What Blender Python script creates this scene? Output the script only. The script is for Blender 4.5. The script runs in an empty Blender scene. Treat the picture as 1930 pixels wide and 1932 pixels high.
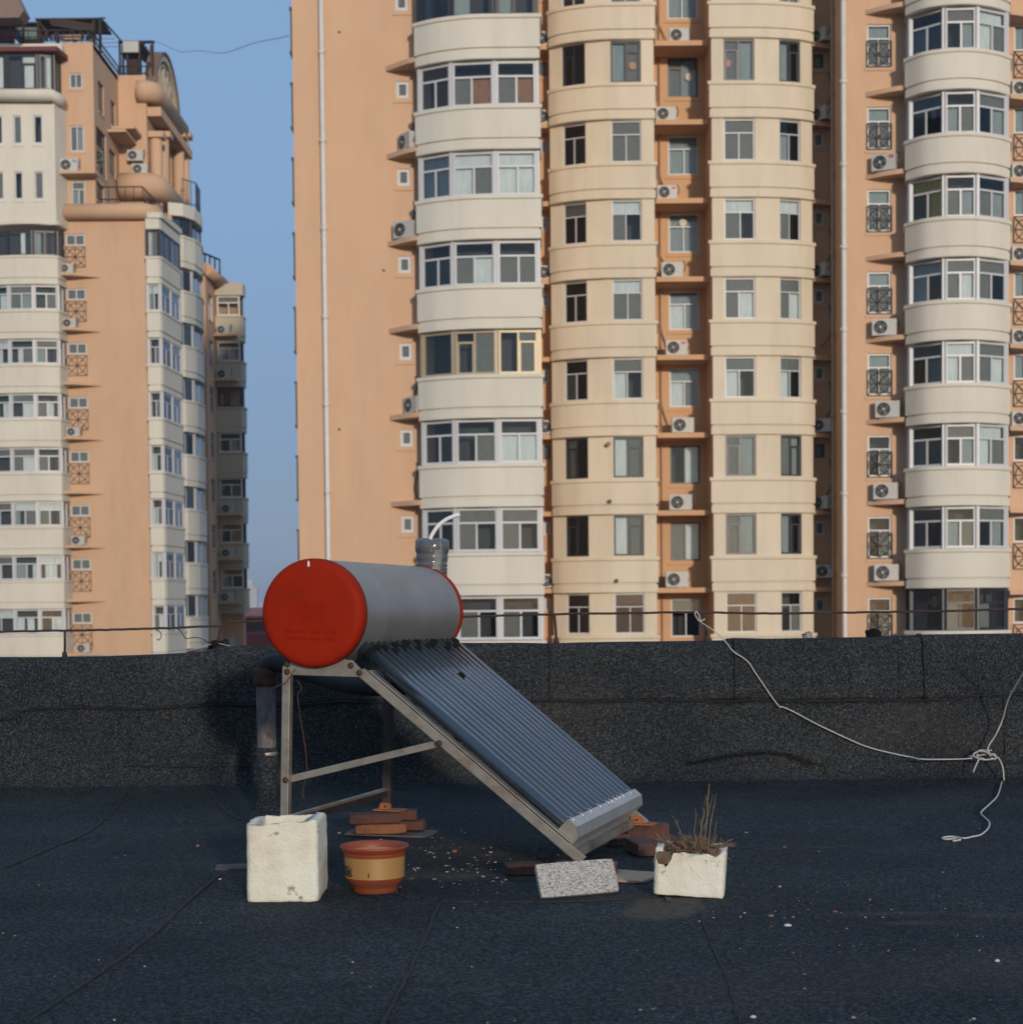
import bpy, math, random
from math import sin, cos, tan, pi, radians, sqrt, atan2
from mathutils import Vector, Matrix, noise
random.seed(7)
R_ = random.Random(11)
SC = bpy.context.scene
COL = SC.collection

# ------------------------------------------------------------------ camera
F, YH, CX = 3243.7, 1139.6, 965.0          # survey of the photograph (1930 px wide)
PITCH, ROLL, CAMH = radians(2.1), radians(0.55), 1.10
cd = bpy.data.cameras.new('camera'); cam = bpy.data.objects.new('camera', cd); COL.objects.link(cam)
SC.camera = cam
cd.sensor_fit = 'HORIZONTAL'; cd.sensor_width = 36; cd.lens = 36 * F / 1930
cd.shift_y = (YH + F * tan(PITCH) - 966) / 1930
cd.clip_start = .1; cd.clip_end = 6000
cam.location = (0, 0, CAMH)
cam.rotation_mode = 'XYZ'
cam.matrix_world = Matrix.Translation((0, 0, CAMH)) @ Matrix.Rotation(pi / 2 - PITCH, 4, 'X') @ Matrix.Rotation(-ROLL, 4, 'Z')
cd.dof.use_dof = True; cd.dof.focus_distance = 7.3; cd.dof.aperture_fstop = 5.6

def P(px, py, Y):
    """surveyed point (1930-px plate coordinates) at distance Y ahead of the camera -> world point"""
    u2 = px - CX; v2 = py - (YH + F * tan(PITCH))
    u = u2 * cos(ROLL) - v2 * sin(ROLL); v = u2 * sin(ROLL) + v2 * cos(ROLL)
    d = Vector((u / F, cos(PITCH) - (v / F) * sin(PITCH), -sin(PITCH) - (v / F) * cos(PITCH)))
    t = Y / d.y
    return Vector((0, 0, CAMH)) + d * t

def sstep(a, b, x):
    t = min(1, max(0, (x - a) / (b - a))); return t * t * (3 - 2 * t)
def gz(x, y):
    return -.035 * sstep(6.7, 8.4, y) + .004 * noise.noise(Vector((x * .8, y * .8, 0)))
def G(px, py):
    """point of the roof surface seen at px, py"""
    Y = 7.
    for _ in range(12):
        a = P(px, py, 1.0) - Vector((0, 0, CAMH))
        z = gz(a.x * Y, Y)
        Y = (z - CAMH) / a.z
    return P(px, py, Y)

# ------------------------------------------------------------------ helpers
def tag(o, label=None, cat=None, group=None, kind=None):
    if label: o['label'] = label
    if cat: o['category'] = cat
    if group: o['group'] = group
    if kind: o['kind'] = kind
    return o
def empty(name, loc=(0, 0, 0), label=None, cat=None, group=None, mat=None):
    o = bpy.data.objects.new(name, None); COL.objects.link(o); o.empty_display_size = .1
    if mat is not None: o.matrix_world = mat
    else: o.location = loc
    return tag(o, label, cat, group)

class MB:
    def __init__(s): s.v = []; s.f = []; s.m = []; s.sm = []; s.T = None; s.mi = 0; s.smooth = False
    def pt(s, p):
        p = Vector(p)
        if s.T is not None: p = s.T @ p
        s.v.append(p); return len(s.v) - 1
    def face(s, idx, mi=None, sm=None):
        s.f.append(tuple(idx)); s.m.append(s.mi if mi is None else mi); s.sm.append(s.smooth if sm is None else sm)
    def quad(s, a, b, c, d, mi=None): s.face([s.pt(a), s.pt(b), s.pt(c), s.pt(d)], mi)
    def box(s, x0, x1, y0, y1, z0, z1, mi=None, skip=''):
        i = [s.pt(p) for p in ((x0,y0,z0),(x1,y0,z0),(x1,y1,z0),(x0,y1,z0),(x0,y0,z1),(x1,y0,z1),(x1,y1,z1),(x0,y1,z1))]
        for k, q in (('b',(3,2,1,0)),('t',(4,5,6,7)),('f',(0,1,5,4)),('k',(2,3,7,6)),('r',(1,2,6,5)),('l',(3,0,4,7))):
            if k not in skip: s.face([i[j] for j in q], mi)
    def prism(s, poly, a, b, axis='y', mi=None):
        """poly in the plane across axis, extruded a..b"""
        def mk(p, t):
            if axis == 'y': return (p[0], t, p[1])
            if axis == 'x': return (t, p[0], p[1])
            return (p[0], p[1], t)
        A = [s.pt(mk(p, a)) for p in poly]; B = [s.pt(mk(p, b)) for p in poly]; n = len(poly)
        s.face(A, mi, False); s.face(B[::-1], mi, False)
        for i in range(n): j = (i + 1) % n; s.face([A[j], A[i], B[i], B[j]], mi)
    def beam(s, a, b, w, h, up=(0, 0, 1), mi=None):
        a = Vector(a); b = Vector(b); d = (b - a).normalized(); up = Vector(up)
        x = d.cross(up)
        if x.length < 1e-4: x = Vector((1, 0, 0))
        x.normalize(); z = x.cross(d)
        q = [(-w/2, -h/2), (w/2, -h/2), (w/2, h/2), (-w/2, h/2)]
        A = [s.pt(a + x * i + z * j) for i, j in q]; B = [s.pt(b + x * i + z * j) for i, j in q]
        s.face(A[::-1], mi, False); s.face(B, mi, False)
        for i in range(4): j = (i + 1) % 4; s.face([A[i], A[j], B[j], B[i]], mi, False)
    def tube(s, pts, r, n=8, mi=None, caps=True, sm=True):
        pts = [Vector(p) for p in pts]; N = len(pts)
        rr = r if isinstance(r, (list, tuple)) else [r] * N
        rings = []; nx = None
        for i, p in enumerate(pts):
            d = (pts[min(i+1, N-1)] - pts[max(i-1, 0)]).normalized()
            if nx is None:
                nx = d.orthogonal().normalized()
            nx = (nx - d * nx.dot(d)).normalized(); ny = d.cross(nx)
            rings.append([s.pt(p + (nx * cos(2*pi*k/n) + ny * sin(2*pi*k/n)) * rr[i]) for k in range(n)])
        for i in range(N - 1):
            for k in range(n):
                l = (k + 1) % n; s.face([rings[i][k], rings[i][l], rings[i+1][l], rings[i+1][k]], mi, sm)
        if caps: s.face(rings[0][::-1], mi, False); s.face(rings[-1], mi, False)
    def lathe(s, prof, n=32, axis='z', c=(0, 0, 0), mi=None, mis=None, sm=True, a0=0, a1=2*pi):
        c = Vector(c); full = abs(a1 - a0 - 2*pi) < 1e-6; cnt = n if full else n + 1
        rings = []
        for r, h in prof:
            if r < 1e-6: rings.append([s.pt(c + (Vector((0, 0, h)) if axis == 'z' else Vector((0, h, 0))))]); continue
            ring = []
            for k in range(cnt):
                a = a0 + (a1 - a0) * k / n
                ring.append(s.pt(c + (Vector((r*cos(a), r*sin(a), h)) if axis == 'z' else Vector((r*cos(a), h, -r*sin(a))))))
            rings.append(ring)
        for i in range(len(rings) - 1):
            A, B = rings[i], rings[i+1]; q = mi if mis is None else mis[i]
            for k in range(n):
                l = (k + 1) % cnt
                if len(A) == 1 and len(B) == 1: continue
                if len(A) == 1: s.face([A[0], B[l], B[k]], q, sm)
                elif len(B) == 1: s.face([A[k], A[l], B[0]], q, sm)
                else: s.face([A[k], A[l], B[l], B[k]], q, sm)
    def sweep(s, path, sec, mi=None, sm=False, closed_ends=True):
        """path [(x,y)] in plan, seen from outside left to right; sec [(outward, z)] from top to bottom"""
        n = len(path); cols = []
        for i, p in enumerate(path):
            a = Vector(path[max(i-1, 0)]); b = Vector(path[i]); c = Vector(path[min(i+1, n-1)])
            ns = []
            if i > 0: d = (b - a).normalized(); ns.append(Vector((d.y, -d.x)))
            if i < n-1: d = (c - b).normalized(); ns.append(Vector((d.y, -d.x)))
            m = sum(ns, Vector((0, 0))).normalized(); k = 1 / max(.35, m.dot(ns[0]))
            cols.append([s.pt((b.x + m.x*o*k, b.y + m.y*o*k, z)) for o, z in sec])
        for i in range(n - 1):
            for j in range(len(sec) - 1):
                s.face([cols[i][j], cols[i][j+1], cols[i+1][j+1], cols[i+1][j]], mi, sm)
    def build(s, name, mat, parent=None, bevel=0, seg=2, label=None, loc=None, rotz=None, subsurf=0):
        me = bpy.data.meshes.new(name)
        me.from_pydata([tuple(v) for v in s.v], [], s.f)
        mats = mat if isinstance(mat, (list, tuple)) else [mat]
        for m in mats: me.materials.append(m)
        me.polygons.foreach_set('material_index', s.m); me.polygons.foreach_set('use_smooth', s.sm)
        me.update()
        o = bpy.data.objects.new(name, me); COL.objects.link(o)
        if parent: o.parent = parent
        if loc is not None: o.location = loc
        if rotz is not None: o.rotation_euler = (0, 0, rotz)
        if bevel:
            b = o.modifiers.new('bevel', 'BEVEL'); b.width = bevel; b.segments = seg; b.limit_method = 'ANGLE'; b.angle_limit = radians(40)
        if label: o['label'] = label
        return o

def copy_tree(o, parent=None):
    c = o.copy(); COL.objects.link(c); c.parent = parent
    for ch in o.children: copy_tree(ch, c)
    return c
def catmull(pts, n=6):
    pts = [Vector(p) for p in pts]; out = []
    for i in range(len(pts) - 1):
        p0 = pts[max(i-1, 0)]; p1 = pts[i]; p2 = pts[i+1]; p3 = pts[min(i+2, len(pts)-1)]
        for k in range(n):
            t = k / n
            out.append(.5*((2*p1) + (p2-p0)*t + (2*p0-5*p1+4*p2-p3)*t*t + (-p0+3*p1-3*p2+p3)*t**3))
    out.append(pts[-1]); return out

# ------------------------------------------------------------------ materials
def mat_new(name):
    m = bpy.data.materials.new(name); m.use_nodes = True
    nt = m.node_tree; return m, nt, nt.nodes['Principled BSDF']
def N(nt, t, **k):
    n = nt.nodes.new(t)
    for a, b in k.items(): setattr(n, a, b)
    return n
def ramp(nt, fac, stops):
    r = N(nt, 'ShaderNodeValToRGB'); cr = r.color_ramp
    while len(cr.elements) < len(stops): cr.elements.new(.5)
    for e, (p, c) in zip(cr.elements, stops): e.position = p; e.color = (*c, 1)
    nt.links.new(fac, r.inputs[0]); return r.outputs[0]
def tex(nt, kind, scale, detail=3, coord='Object', stretch=None, rough=.55):
    src = None if coord == 'World' else N(nt, 'ShaderNodeTexCoord').outputs[coord]
    if coord == 'World':
        g = N(nt, 'ShaderNodeNewGeometry'); src = g.outputs['Position']
    if stretch:
        mp = N(nt, 'ShaderNodeMapping'); mp.inputs['Scale'].default_value = stretch; nt.links.new(src, mp.inputs[0]); src = mp.outputs[0]
    if kind == 'noise':
        t = N(nt, 'ShaderNodeTexNoise'); t.inputs['Scale'].default_value = scale; t.inputs['Detail'].default_value = detail; t.inputs['Roughness'].default_value = rough
        nt.links.new(src, t.inputs['Vector']); return t.outputs['Fac']
    t = N(nt, 'ShaderNodeTexVoronoi'); t.inputs['Scale'].default_value = scale
    nt.links.new(src, t.inputs['Vector']); return t.outputs['Color'] if kind == 'vcol' else t.outputs['Distance']
def mixc(nt, fac, a, b, mode='MIX'):
    m = N(nt, 'ShaderNodeMix'); m.data_type = 'RGBA'; m.blend_type = mode
    for i, v in ((0, fac), (6, a), (7, b)):
        if hasattr(v, 'is_linked') or hasattr(v, 'links'): nt.links.new(v, m.inputs[i])
        else: m.inputs[i].default_value = v if i == 0 else (*v, 1)
    return m.outputs[2]
def bump(nt, bs, h, strength=.3, dist=.01):
    b = N(nt, 'ShaderNodeBump'); b.inputs['Strength'].default_value = strength; b.inputs['Distance'].default_value = dist
    nt.links.new(h, b.inputs['Height']); nt.links.new(b.outputs[0], bs.inputs['Normal'])
def simple(name, c, rough=.6, metal=0, var=.12, scale=6, bmp=0, coord='Object', stretch=None, coat=0, spec=None, dirt=None, dscale=2.5):
    m, nt, bs = mat_new(name)
    f = tex(nt, 'noise', scale, 5, coord, stretch)
    lo = tuple(x * (1 - var) for x in c); hi = tuple(min(1, x * (1 + var)) for x in c)
    col = ramp(nt, f, [(.3, lo), (.7, hi)])
    if dirt:
        f2 = tex(nt, 'noise', dscale, 8, coord, stretch, .7)
        k = ramp(nt, f2, [(.5, (0, 0, 0)), (.68, (1, 1, 1))])
        col = mixc(nt, k, col, dirt)
    nt.links.new(col, bs.inputs['Base Color'])
    bs.inputs['Roughness'].default_value = rough; bs.inputs['Metallic'].default_value = metal
    if coat: bs.inputs['Coat Weight'].default_value = coat; bs.inputs['Coat Roughness'].default_value = .08
    if spec is not None: bs.inputs['Specular IOR Level'].default_value = spec
    if bmp: bump(nt, bs, tex(nt, 'noise', scale * 6, 4, coord, stretch), .4, bmp)
    return m

def stucco(name, c, streak=.05):
    m, nt, bs = mat_new(name)
    a = tex(nt, 'noise', .35, 4, 'World')
    b = tex(nt, 'noise', 1.6, 6, 'World', (1, 1, .18), .65)     # rain streaks run down
    c1 = ramp(nt, a, [(.3, tuple(x * .95 for x in c)), (.7, tuple(min(1, x * 1.04) for x in c))])
    k = ramp(nt, b, [(.44, (0, 0, 0)), (.72, (1, 1, 1))])
    mm = N(nt, 'ShaderNodeMath', operation='MULTIPLY'); nt.links.new(k, mm.inputs[0]); mm.inputs[1].default_value = streak * 4
    col = mixc(nt, mm.outputs[0], c1, tuple(x * .72 for x in c))
    nt.links.new(col, bs.inputs['Base Color']); bs.inputs['Roughness'].default_value = .9
    bs.inputs['Specular IOR Level'].default_value = .2
    bump(nt, bs, tex(nt, 'noise', 8, 4, 'World'), .25, .02)
    return m

M = {}
M['orange'] = stucco('orange stucco', (.56, .365, .238), .075)
M['orange_deep'] = stucco('deep orange stucco', (.55, .335, .19), .06)
M['white_wall'] = stucco('white stucco', (.60, .57, .495), .08)
M['cream'] = stucco('cream stucco', (.615, .54, .425), .10)
M['orange_tower'] = stucco('tower orange stucco', (.54, .355, .232), .07)
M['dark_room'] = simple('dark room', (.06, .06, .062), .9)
M['upvc'] = simple('white window plastic', (.49, .495, .51), .4, var=.04)
M['dark_frame'] = simple('dark window frame', (.018, .019, .026), .4, var=.1)
M['brass_frame'] = simple('gold anodised frame', (.38, .31, .21), .35, .3, .05)
M['pipe_white'] = simple('white drain pipe', (.6, .58, .55), .5, var=.08, scale=3)
M['pipe_brown'] = simple('painted pipe', (.32, .19, .12), .6)
M['ac_white'] = simple('air conditioner casing', (.40, .395, .38), .5, var=.05)
M['ac_dark'] = simple('fan recess', (.03, .03, .032), .6)
M['ac_wire'] = simple('grille wire', (.14, .14, .14), .5)
M['ac_hub'] = simple('pale fan hub', (.5, .5, .48), .5)
M['ac_blue'] = simple('blue sticker', (.05, .2, .5), .5)
M['ac_red'] = simple('red mark', (.45, .06, .08), .5)
M['hose'] = simple('conduit', (.1, .085, .075), .8)
M['iron'] = simple('black iron grille', (.02, .018, .018), .6)
M['c_white'] = simple('white curtain', (.68, .70, .70), .9, var=.1, scale=9, stretch=(1, 1, .2))
M['c_grey'] = simple('insect screen', (.19, .185, .17), .9, var=.1, scale=5)
M['c_teal'] = simple('blue grey curtain', (.31, .345, .35), .9, var=.12, scale=7, stretch=(1, 1, .2))
M['c_brown'] = simple('brown blind', (.17, .105, .08), .9, var=.1)
M['c_yellow'] = simple('yellow curtain', (.9, .70, .24), .9, var=.15, scale=9, stretch=(1, 1, .2))
M['c_wood'] = simple('wooden room fittings', (.3, .15, .08), .8, var=.2, scale=4)
def glassmat():
    m = bpy.data.materials.new('window glass'); m.use_nodes = True; nt = m.node_tree
    nt.nodes.remove(nt.nodes['Principled BSDF']); out = nt.nodes['Material Output']
    fr = N(nt, 'ShaderNodeFresnel'); fr.inputs[0].default_value = 1.6
    tr = N(nt, 'ShaderNodeBsdfTransparent'); tr.inputs[0].default_value = (.78, .84, .86, 1)
    gl = N(nt, 'ShaderNodeBsdfGlossy'); gl.inputs['Roughness'].default_value = .03; gl.inputs[0].default_value = (.9, .95, 1, 1)
    mx = N(nt, 'ShaderNodeMixShader')
    nt.links.new(fr.outputs[0], mx.inputs[0]); nt.links.new(tr.outputs[0], mx.inputs[1]); nt.links.new(gl.outputs[0], mx.inputs[2])
    nt.links.new(mx.outputs[0], out.inputs[0])
    return m
M['glass'] = glassmat()

# ------------------------------------------------------------------ windows and walls (local frame: x along the wall, y inward, z up)
def frameT(O, u):
    u = Vector(u).normalized()
    return Matrix(((u.x, -u.y, 0, O[0]), (u.y, u.x, 0, O[1]), (0, 0, 1, 0), (0, 0, 0, 1)))
CURT = ['c_white', 'c_grey', 'c_teal', 'c_brown', 'c_yellow', 'c_wood']
def win_into(fm, pm, cm, x0, x1, z0, z1, style, rng, y=.07, looks=None, b=.055):
    """adds frame, glass and what hangs behind the glass to three meshes"""
    w = x1 - x0; h = z1 - z0
    def fr(a, c, e, g, yy=0): fm.box(a, c, y + yy, y + yy + .06, e, g)
    fr(x0, x0 + b, z0, z1); fr(x1 - b, x1, z0, z1); fr(x0 + b, x1 - b, z1 - b, z1); fr(x0 + b, x1 - b, z0, z0 + b)
    cells = []
    X0, X1, Z0, Z1 = x0 + b, x1 - b, z0 + b, z1 - b; k = b * .75
    if style == 'T2':
        zt = Z0 + (Z1 - Z0) * .68
        fr(X0, X1, zt - k/2, zt + k/2, .002)
        xm = (X0 + X1) / 2 + rng.uniform(-.03, .03) * w
        fr(xm - k/2, xm + k/2, Z0, zt - k/2, .004)
        cells = [(X0, X1, zt, Z1, 0), (X0, xm, Z0, zt, 1), (xm, X1, Z0, zt, 1)]
    elif style in ('DL', 'DR'):
        xm = X0 + (X1 - X0) * (.48 if style == 'DL' else .5)
        fr(xm - k/2, xm + k/2, Z0, Z1, .002)
        zt = Z0 + (Z1 - Z0) * .76
        a, c = (X0, xm - k/2) if style == 'DL' else (xm + k/2, X1)
        fr(a, c, zt - k/2, zt + k/2, .004)
        fr(a, a + k*.8, Z0, zt - k/2, .006); fr(c - k*.8, c, Z0, zt - k/2, .006)
        cells = [(X0, xm, Z0, Z1, 1), (xm, X1, Z0, Z1, 2)]
    elif style == 'F3':
        xa = X0 + (X1 - X0) * .5; zt = Z0 + (Z1 - Z0) * .7
        fr(xa - k/2, xa + k/2, Z0, Z1, .002); fr(X0, xa - k/2, zt - k/2, zt + k/2, .004); fr(xa + k/2, X1, zt - k/2, zt + k/2, .004)
        cells = [(X0, xa, Z0, Z1, 1), (xa, X1, Z0, Z1, 1)]
    elif style == 'R2':
        xm = (X0 + X1) / 2; fr(xm - k/2, xm + k/2, Z0, Z1, .002)
        cells = [(X0, xm, Z0, Z1, 1), (xm, X1, Z0, Z1, 1)]
    else:
        cells = [(X0, X1, Z0, Z1, 1)]
    yg = y + .03
    for (a, c, e, g, kind) in cells:       # every pane sits a little out of true
        k1, k2 = rng.uniform(-.002, .002) * (c - a), rng.uniform(-.004, .004) * (g - e)
        pm.quad((a, yg - k1, e), (c, yg + k1, e), (c, yg + k1 + k2, g), (a, yg - k1 + k2, g))
    base = rng.random()
    for ci, (a, c, e, g, kind) in enumerate(cells):
        lk = None
        if looks is not None: lk = looks[ci % len(looks)]
        else:
            q = rng.random()
            if kind == 0: lk = None if q < .5 else ('c_grey' if q < .7 else ('c_white' if base < .5 else None))
            else: lk = None if q < .25 else ('c_grey' if q < .5 else ('c_white' if q < .84 else ('c_teal' if q < .95 else 'c_wood')))
        if lk is None: continue
        mi = CURT.index(lk)
        yc = yg + .05
        if lk in ('c_grey', 'c_brown'):
            cm.quad((a, yc, e), (c, yc, e), (c, yc, g), (a, yc, g), mi)
        else:
            part = 1 if looks is not None or kind == 0 else rng.choice([1, 1, .6, .45])
            if rng.random() < .5: aa, cc = a, a + (c - a) * part
            else: aa, cc = c - (c - a) * part, c
            n = max(6, int((cc - aa) / .045)); yc += .05
            prev = None
            for i in range(n + 1):
                xx = aa + (cc - aa) * i / n; yy = yc + (.025 if i % 2 else -.025) + rng.uniform(-.008, .008)
                i0 = cm.pt((xx, yy, e)); i1 = cm.pt((xx, yy, g))
                if prev: cm.face([prev[0], i0, i1, prev[1]], mi, True)
                prev = (i0, i1)
def window(parent, O, u, x0, x1, z0, z1, style, rng, frame='upvc', looks=None, name='window', b=.055, y=.07):
    T = frameT(O, u) @ Matrix.Translation((x0, 0, z0))
    fm, pm, cm = MB(), MB(), MB()
    win_into(fm, pm, cm, 0, x1 - x0, 0, z1 - z0, style, rng, looks=looks, b=b, y=y)
    f = fm.build(name, M[frame], parent); f.matrix_local = T
    pm.build('pane', M['glass'], f)
    if cm.f: cm.build('curtain', [M[c] for c in CURT], f)
    return f
def wall(mb, O, u, L, z0, z1, holes=(), depth=.14, mi=0, mi_dark=1, sill=True):
    """flat wall with real openings; dark room face behind each"""
    old = mb.T; mb.T = frameT(O, u)
    xs = sorted({0, L, *[h[0] for h in holes], *[h[1] for h in holes]})
    zs = sorted({z0, z1, *[h[2] for h in holes], *[h[3] for h in holes]})
    idx = {}
    def vt(i, j):
        if (i, j) not in idx: idx[(i, j)] = mb.pt((xs[i], 0, zs[j]))
        return idx[(i, j)]
    for i in range(len(xs) - 1):
        for j in range(len(zs) - 1):
            xc = (xs[i] + xs[i+1]) / 2; zc = (zs[j] + zs[j+1]) / 2
            if any(h[0] < xc < h[1] and h[2] < zc < h[3] for h in holes): continue
            mb.face([vt(i, j), vt(i+1, j), vt(i+1, j+1), vt(i, j+1)], mi)
    for a, b, c, d in holes:
        D = depth
        mb.quad((a, 0, c), (a, D, c), (a, D, d), (a, 0, d), mi); mb.quad((b, D, c), (b, 0, c), (b, 0, d), (b, D, d), mi)
        mb.quad((a, 0, c), (b, 0, c), (b, D, c), (a, D, c), mi); mb.quad((a, D, d), (b, D, d), (b, 0, d), (a, 0, d), mi)
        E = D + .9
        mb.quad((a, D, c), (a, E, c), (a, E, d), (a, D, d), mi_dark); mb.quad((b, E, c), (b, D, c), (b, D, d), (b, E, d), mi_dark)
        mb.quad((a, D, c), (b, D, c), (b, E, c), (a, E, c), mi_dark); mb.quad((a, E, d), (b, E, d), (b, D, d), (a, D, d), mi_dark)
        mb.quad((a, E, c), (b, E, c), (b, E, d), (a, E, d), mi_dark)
        if sill: mb.box(a - .1, b + .1, -.035, -.001, c - .16, c - .06, mi)
    mb.T = old
def arc_path(pts, n=10):
    return [(p.x, p.y) for p in catmull([(x, y, 0) for x, y in pts], n)]
ORD = ['topmost', 'second from the top', 'third from the top', 'fourth from the top', 'fifth from the top', 'sixth from the top', 'seventh from the top', 'eighth from the top', 'ninth from the top']

# ------------------------------------------------------------------ air conditioner prototype (front faces -y)
def ac_unit(x, y, z, rz, label, group, s=1., dark=False, sticker=None, grille=True):
    w, h, d = .82 * s, .56 * s, .3 * s
    e = empty('air_conditioner', (x, y, z), label, 'air conditioner', group); e.rotation_euler = (0, 0, rz)
    key = (round(s, 2), dark)
    if key not in ac_unit.cache:
        c = MB(); cx, cz, r = -w*.16, h*.5, h*.4
        # front face with a round opening
        n = 28
        ring = [c.pt((cx + r*cos(2*pi*k/n), -d/2, cz + r*sin(2*pi*k/n))) for k in range(n)]
        def edge(a):
            dx, dz = cos(a), sin(a)
            t = min(((w/2 - cx) / dx) if dx > 1e-6 else 9, ((-w/2 - cx) / dx) if dx < -1e-6 else 9, ((h - cz) / dz) if dz > 1e-6 else 9, ((-cz) / dz) if dz < -1e-6 else 9)
            return (cx + dx*t, -d/2, cz + dz*t)
        angs = sorted([2*pi*k/n for k in range(n)])
        er = [c.pt(edge(a)) for a in angs]
        for k in range(n): l = (k+1) % n; c.face([ring[k], er[k], er[l], ring[l]], 0)
        # corners
        for sx, sz in ((w/2, h), (-w/2, h), (-w/2, 0), (w/2, 0)):
            a = atan2(sz - cz, sx - cx) % (2*pi); k = int(a / (2*pi) * n); c.face([er[k], c.pt((sx, -d/2, sz)), er[(k+1) % n]], 0)
        c.box(-w/2, w/2, -d/2, d/2, 0, h, 0, skip='f')
        back = [c.pt((cx + r*cos(2*pi*k/n), -d/2 + .12, cz + r*sin(2*pi*k/n))) for k in range(n)]
        for k in range(n): l = (k+1) % n; c.face([ring[l], back[l], back[k], ring[k]], 1)
        c.face(back, 1)
        for sx in (-.33, .33): c.box(w*sx - .03, w*sx + .03, -d*.6, d*.6, -.03, -.001, 1)
        g = MB()
        for q in (1.0, .8, .6, .42):
            g.tube([(cx + r*q*cos(t*pi/12), -d/2 - .008, cz + r*q*sin(t*pi/12)) for t in range(25)], .006, 4, 0)
        for t in range(8):
            a = t*pi/4; g.beam((cx + r*.2*cos(a), -d/2 - .012, cz + r*.2*sin(a)), (cx + r*cos(a), -d/2 - .012, cz + r*sin(a)), .008, .006, (0, 1, 0), 0)
        g.lathe([(0, -d/2 - .016), (r*.2, -d/2 - .014), (r*.2, -d/2)], 14, 'y', (cx, 0, cz), mi=1)
        fb = MB()
        for t in range(4):
            a = t*pi/2 + .4
            fb.quad((cx + r*.15*cos(a), -d/2 + .05, cz + r*.15*sin(a)), (cx + r*.9*cos(a-.3), -d/2 + .03, cz + r*.9*sin(a-.3)), (cx + r*.9*cos(a+.4), -d/2 + .08, cz + r*.9*sin(a+.4)), (cx + r*.15*cos(a+1), -d/2 + .07, cz + r*.15*sin(a+1)))
        hs = MB(); hs.tube(catmull([(w/2 - .05, d*.1, h*.35), (w/2 + .06, 0, h*.45), (w/2 + .1, .05, h*.8), (w/2 + .04, d/2 + .05, h*1.2)], 4), .022, 6)
        ac_unit.cache[key] = [(c, 'casing', [M['ac_white'], M['ac_dark']]), (g, 'fan_grille', [M['ac_wire'], M['ac_hub']]), (fb, 'fan_blades', M['ac_wire']), (hs, 'hose', M['hose'])]
        ac_unit.mesh = getattr(ac_unit, 'mesh', {})
        ac_unit.mesh[key] = []
        for m, nm, mt in ac_unit.cache[key]:
            o = m.build(nm, mt, e, bevel=.012 if nm == 'casing' and 0 else 0); ac_unit.mesh[key].append((nm, o.data))
    else:
        for nm, me in ac_unit.mesh[key]:
            o = bpy.data.objects.new(nm, me); COL.objects.link(o); o.parent = e
    if sticker:
        m = MB(); m.box(w*.22, w*.42, -d/2 - .004, -d/2 - .001, h*.72, h*.9); m.build('sticker', M[sticker], e)
    return e
ac_unit.cache = {}
# ================================================================== main apartment building
PIT = 2.885
def X(px, Z): return P(px, 560, Z).x
def zlev(px, ys, Z):
    """floor levels measured at first and last row, evenly spaced"""
    (k0, y0), (k1, y1) = ys
    a, b = P(px, y0, Z).z, P(px, y1, Z).z
    return lambda k: a + (b - a) * (k - k0) / (k1 - k0)
BASE = -25.
bld = empty('apartment_building', (0, 57, BASE), 'tall orange apartment building with cream and white curved balconies behind the heater', 'apartment building')
bld['kind'] = 'thing'; del bld['kind']
BI = Matrix.Translation((0, -57, -BASE))
def bmb():
    m = MB(); return m
def bpart(m, name, mat, **k):
    m.v = [BI @ v for v in m.v]; return m.build(name, mat, bld, **k)
TOP = P(965, -60, 70).z
PANEL = [(-.16, 0), (.06, 0), (.06, -.10), (0, -.13)]
def panel_sec(z, hp):
    return [(-.22, z + .0), (.05, z + .0), (.05, z - .11), (0, z - .14), (0, z - hp + .36), (-.07, z - hp + .34), (-.07, z - hp + .30), (-.015, z - hp + .28), (-.015, z - hp), (-.25, z - hp)]
def pts_of(l): return [(X(px, Z), Z) for px, Z in l]
def bwin(O, u, x0, x1, z0, z1, *a, **k):
    f = window(bld, (O[0], O[1] - 57), u, x0, x1, z0 - BASE, z1 - BASE, *a, **k); return f

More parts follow.
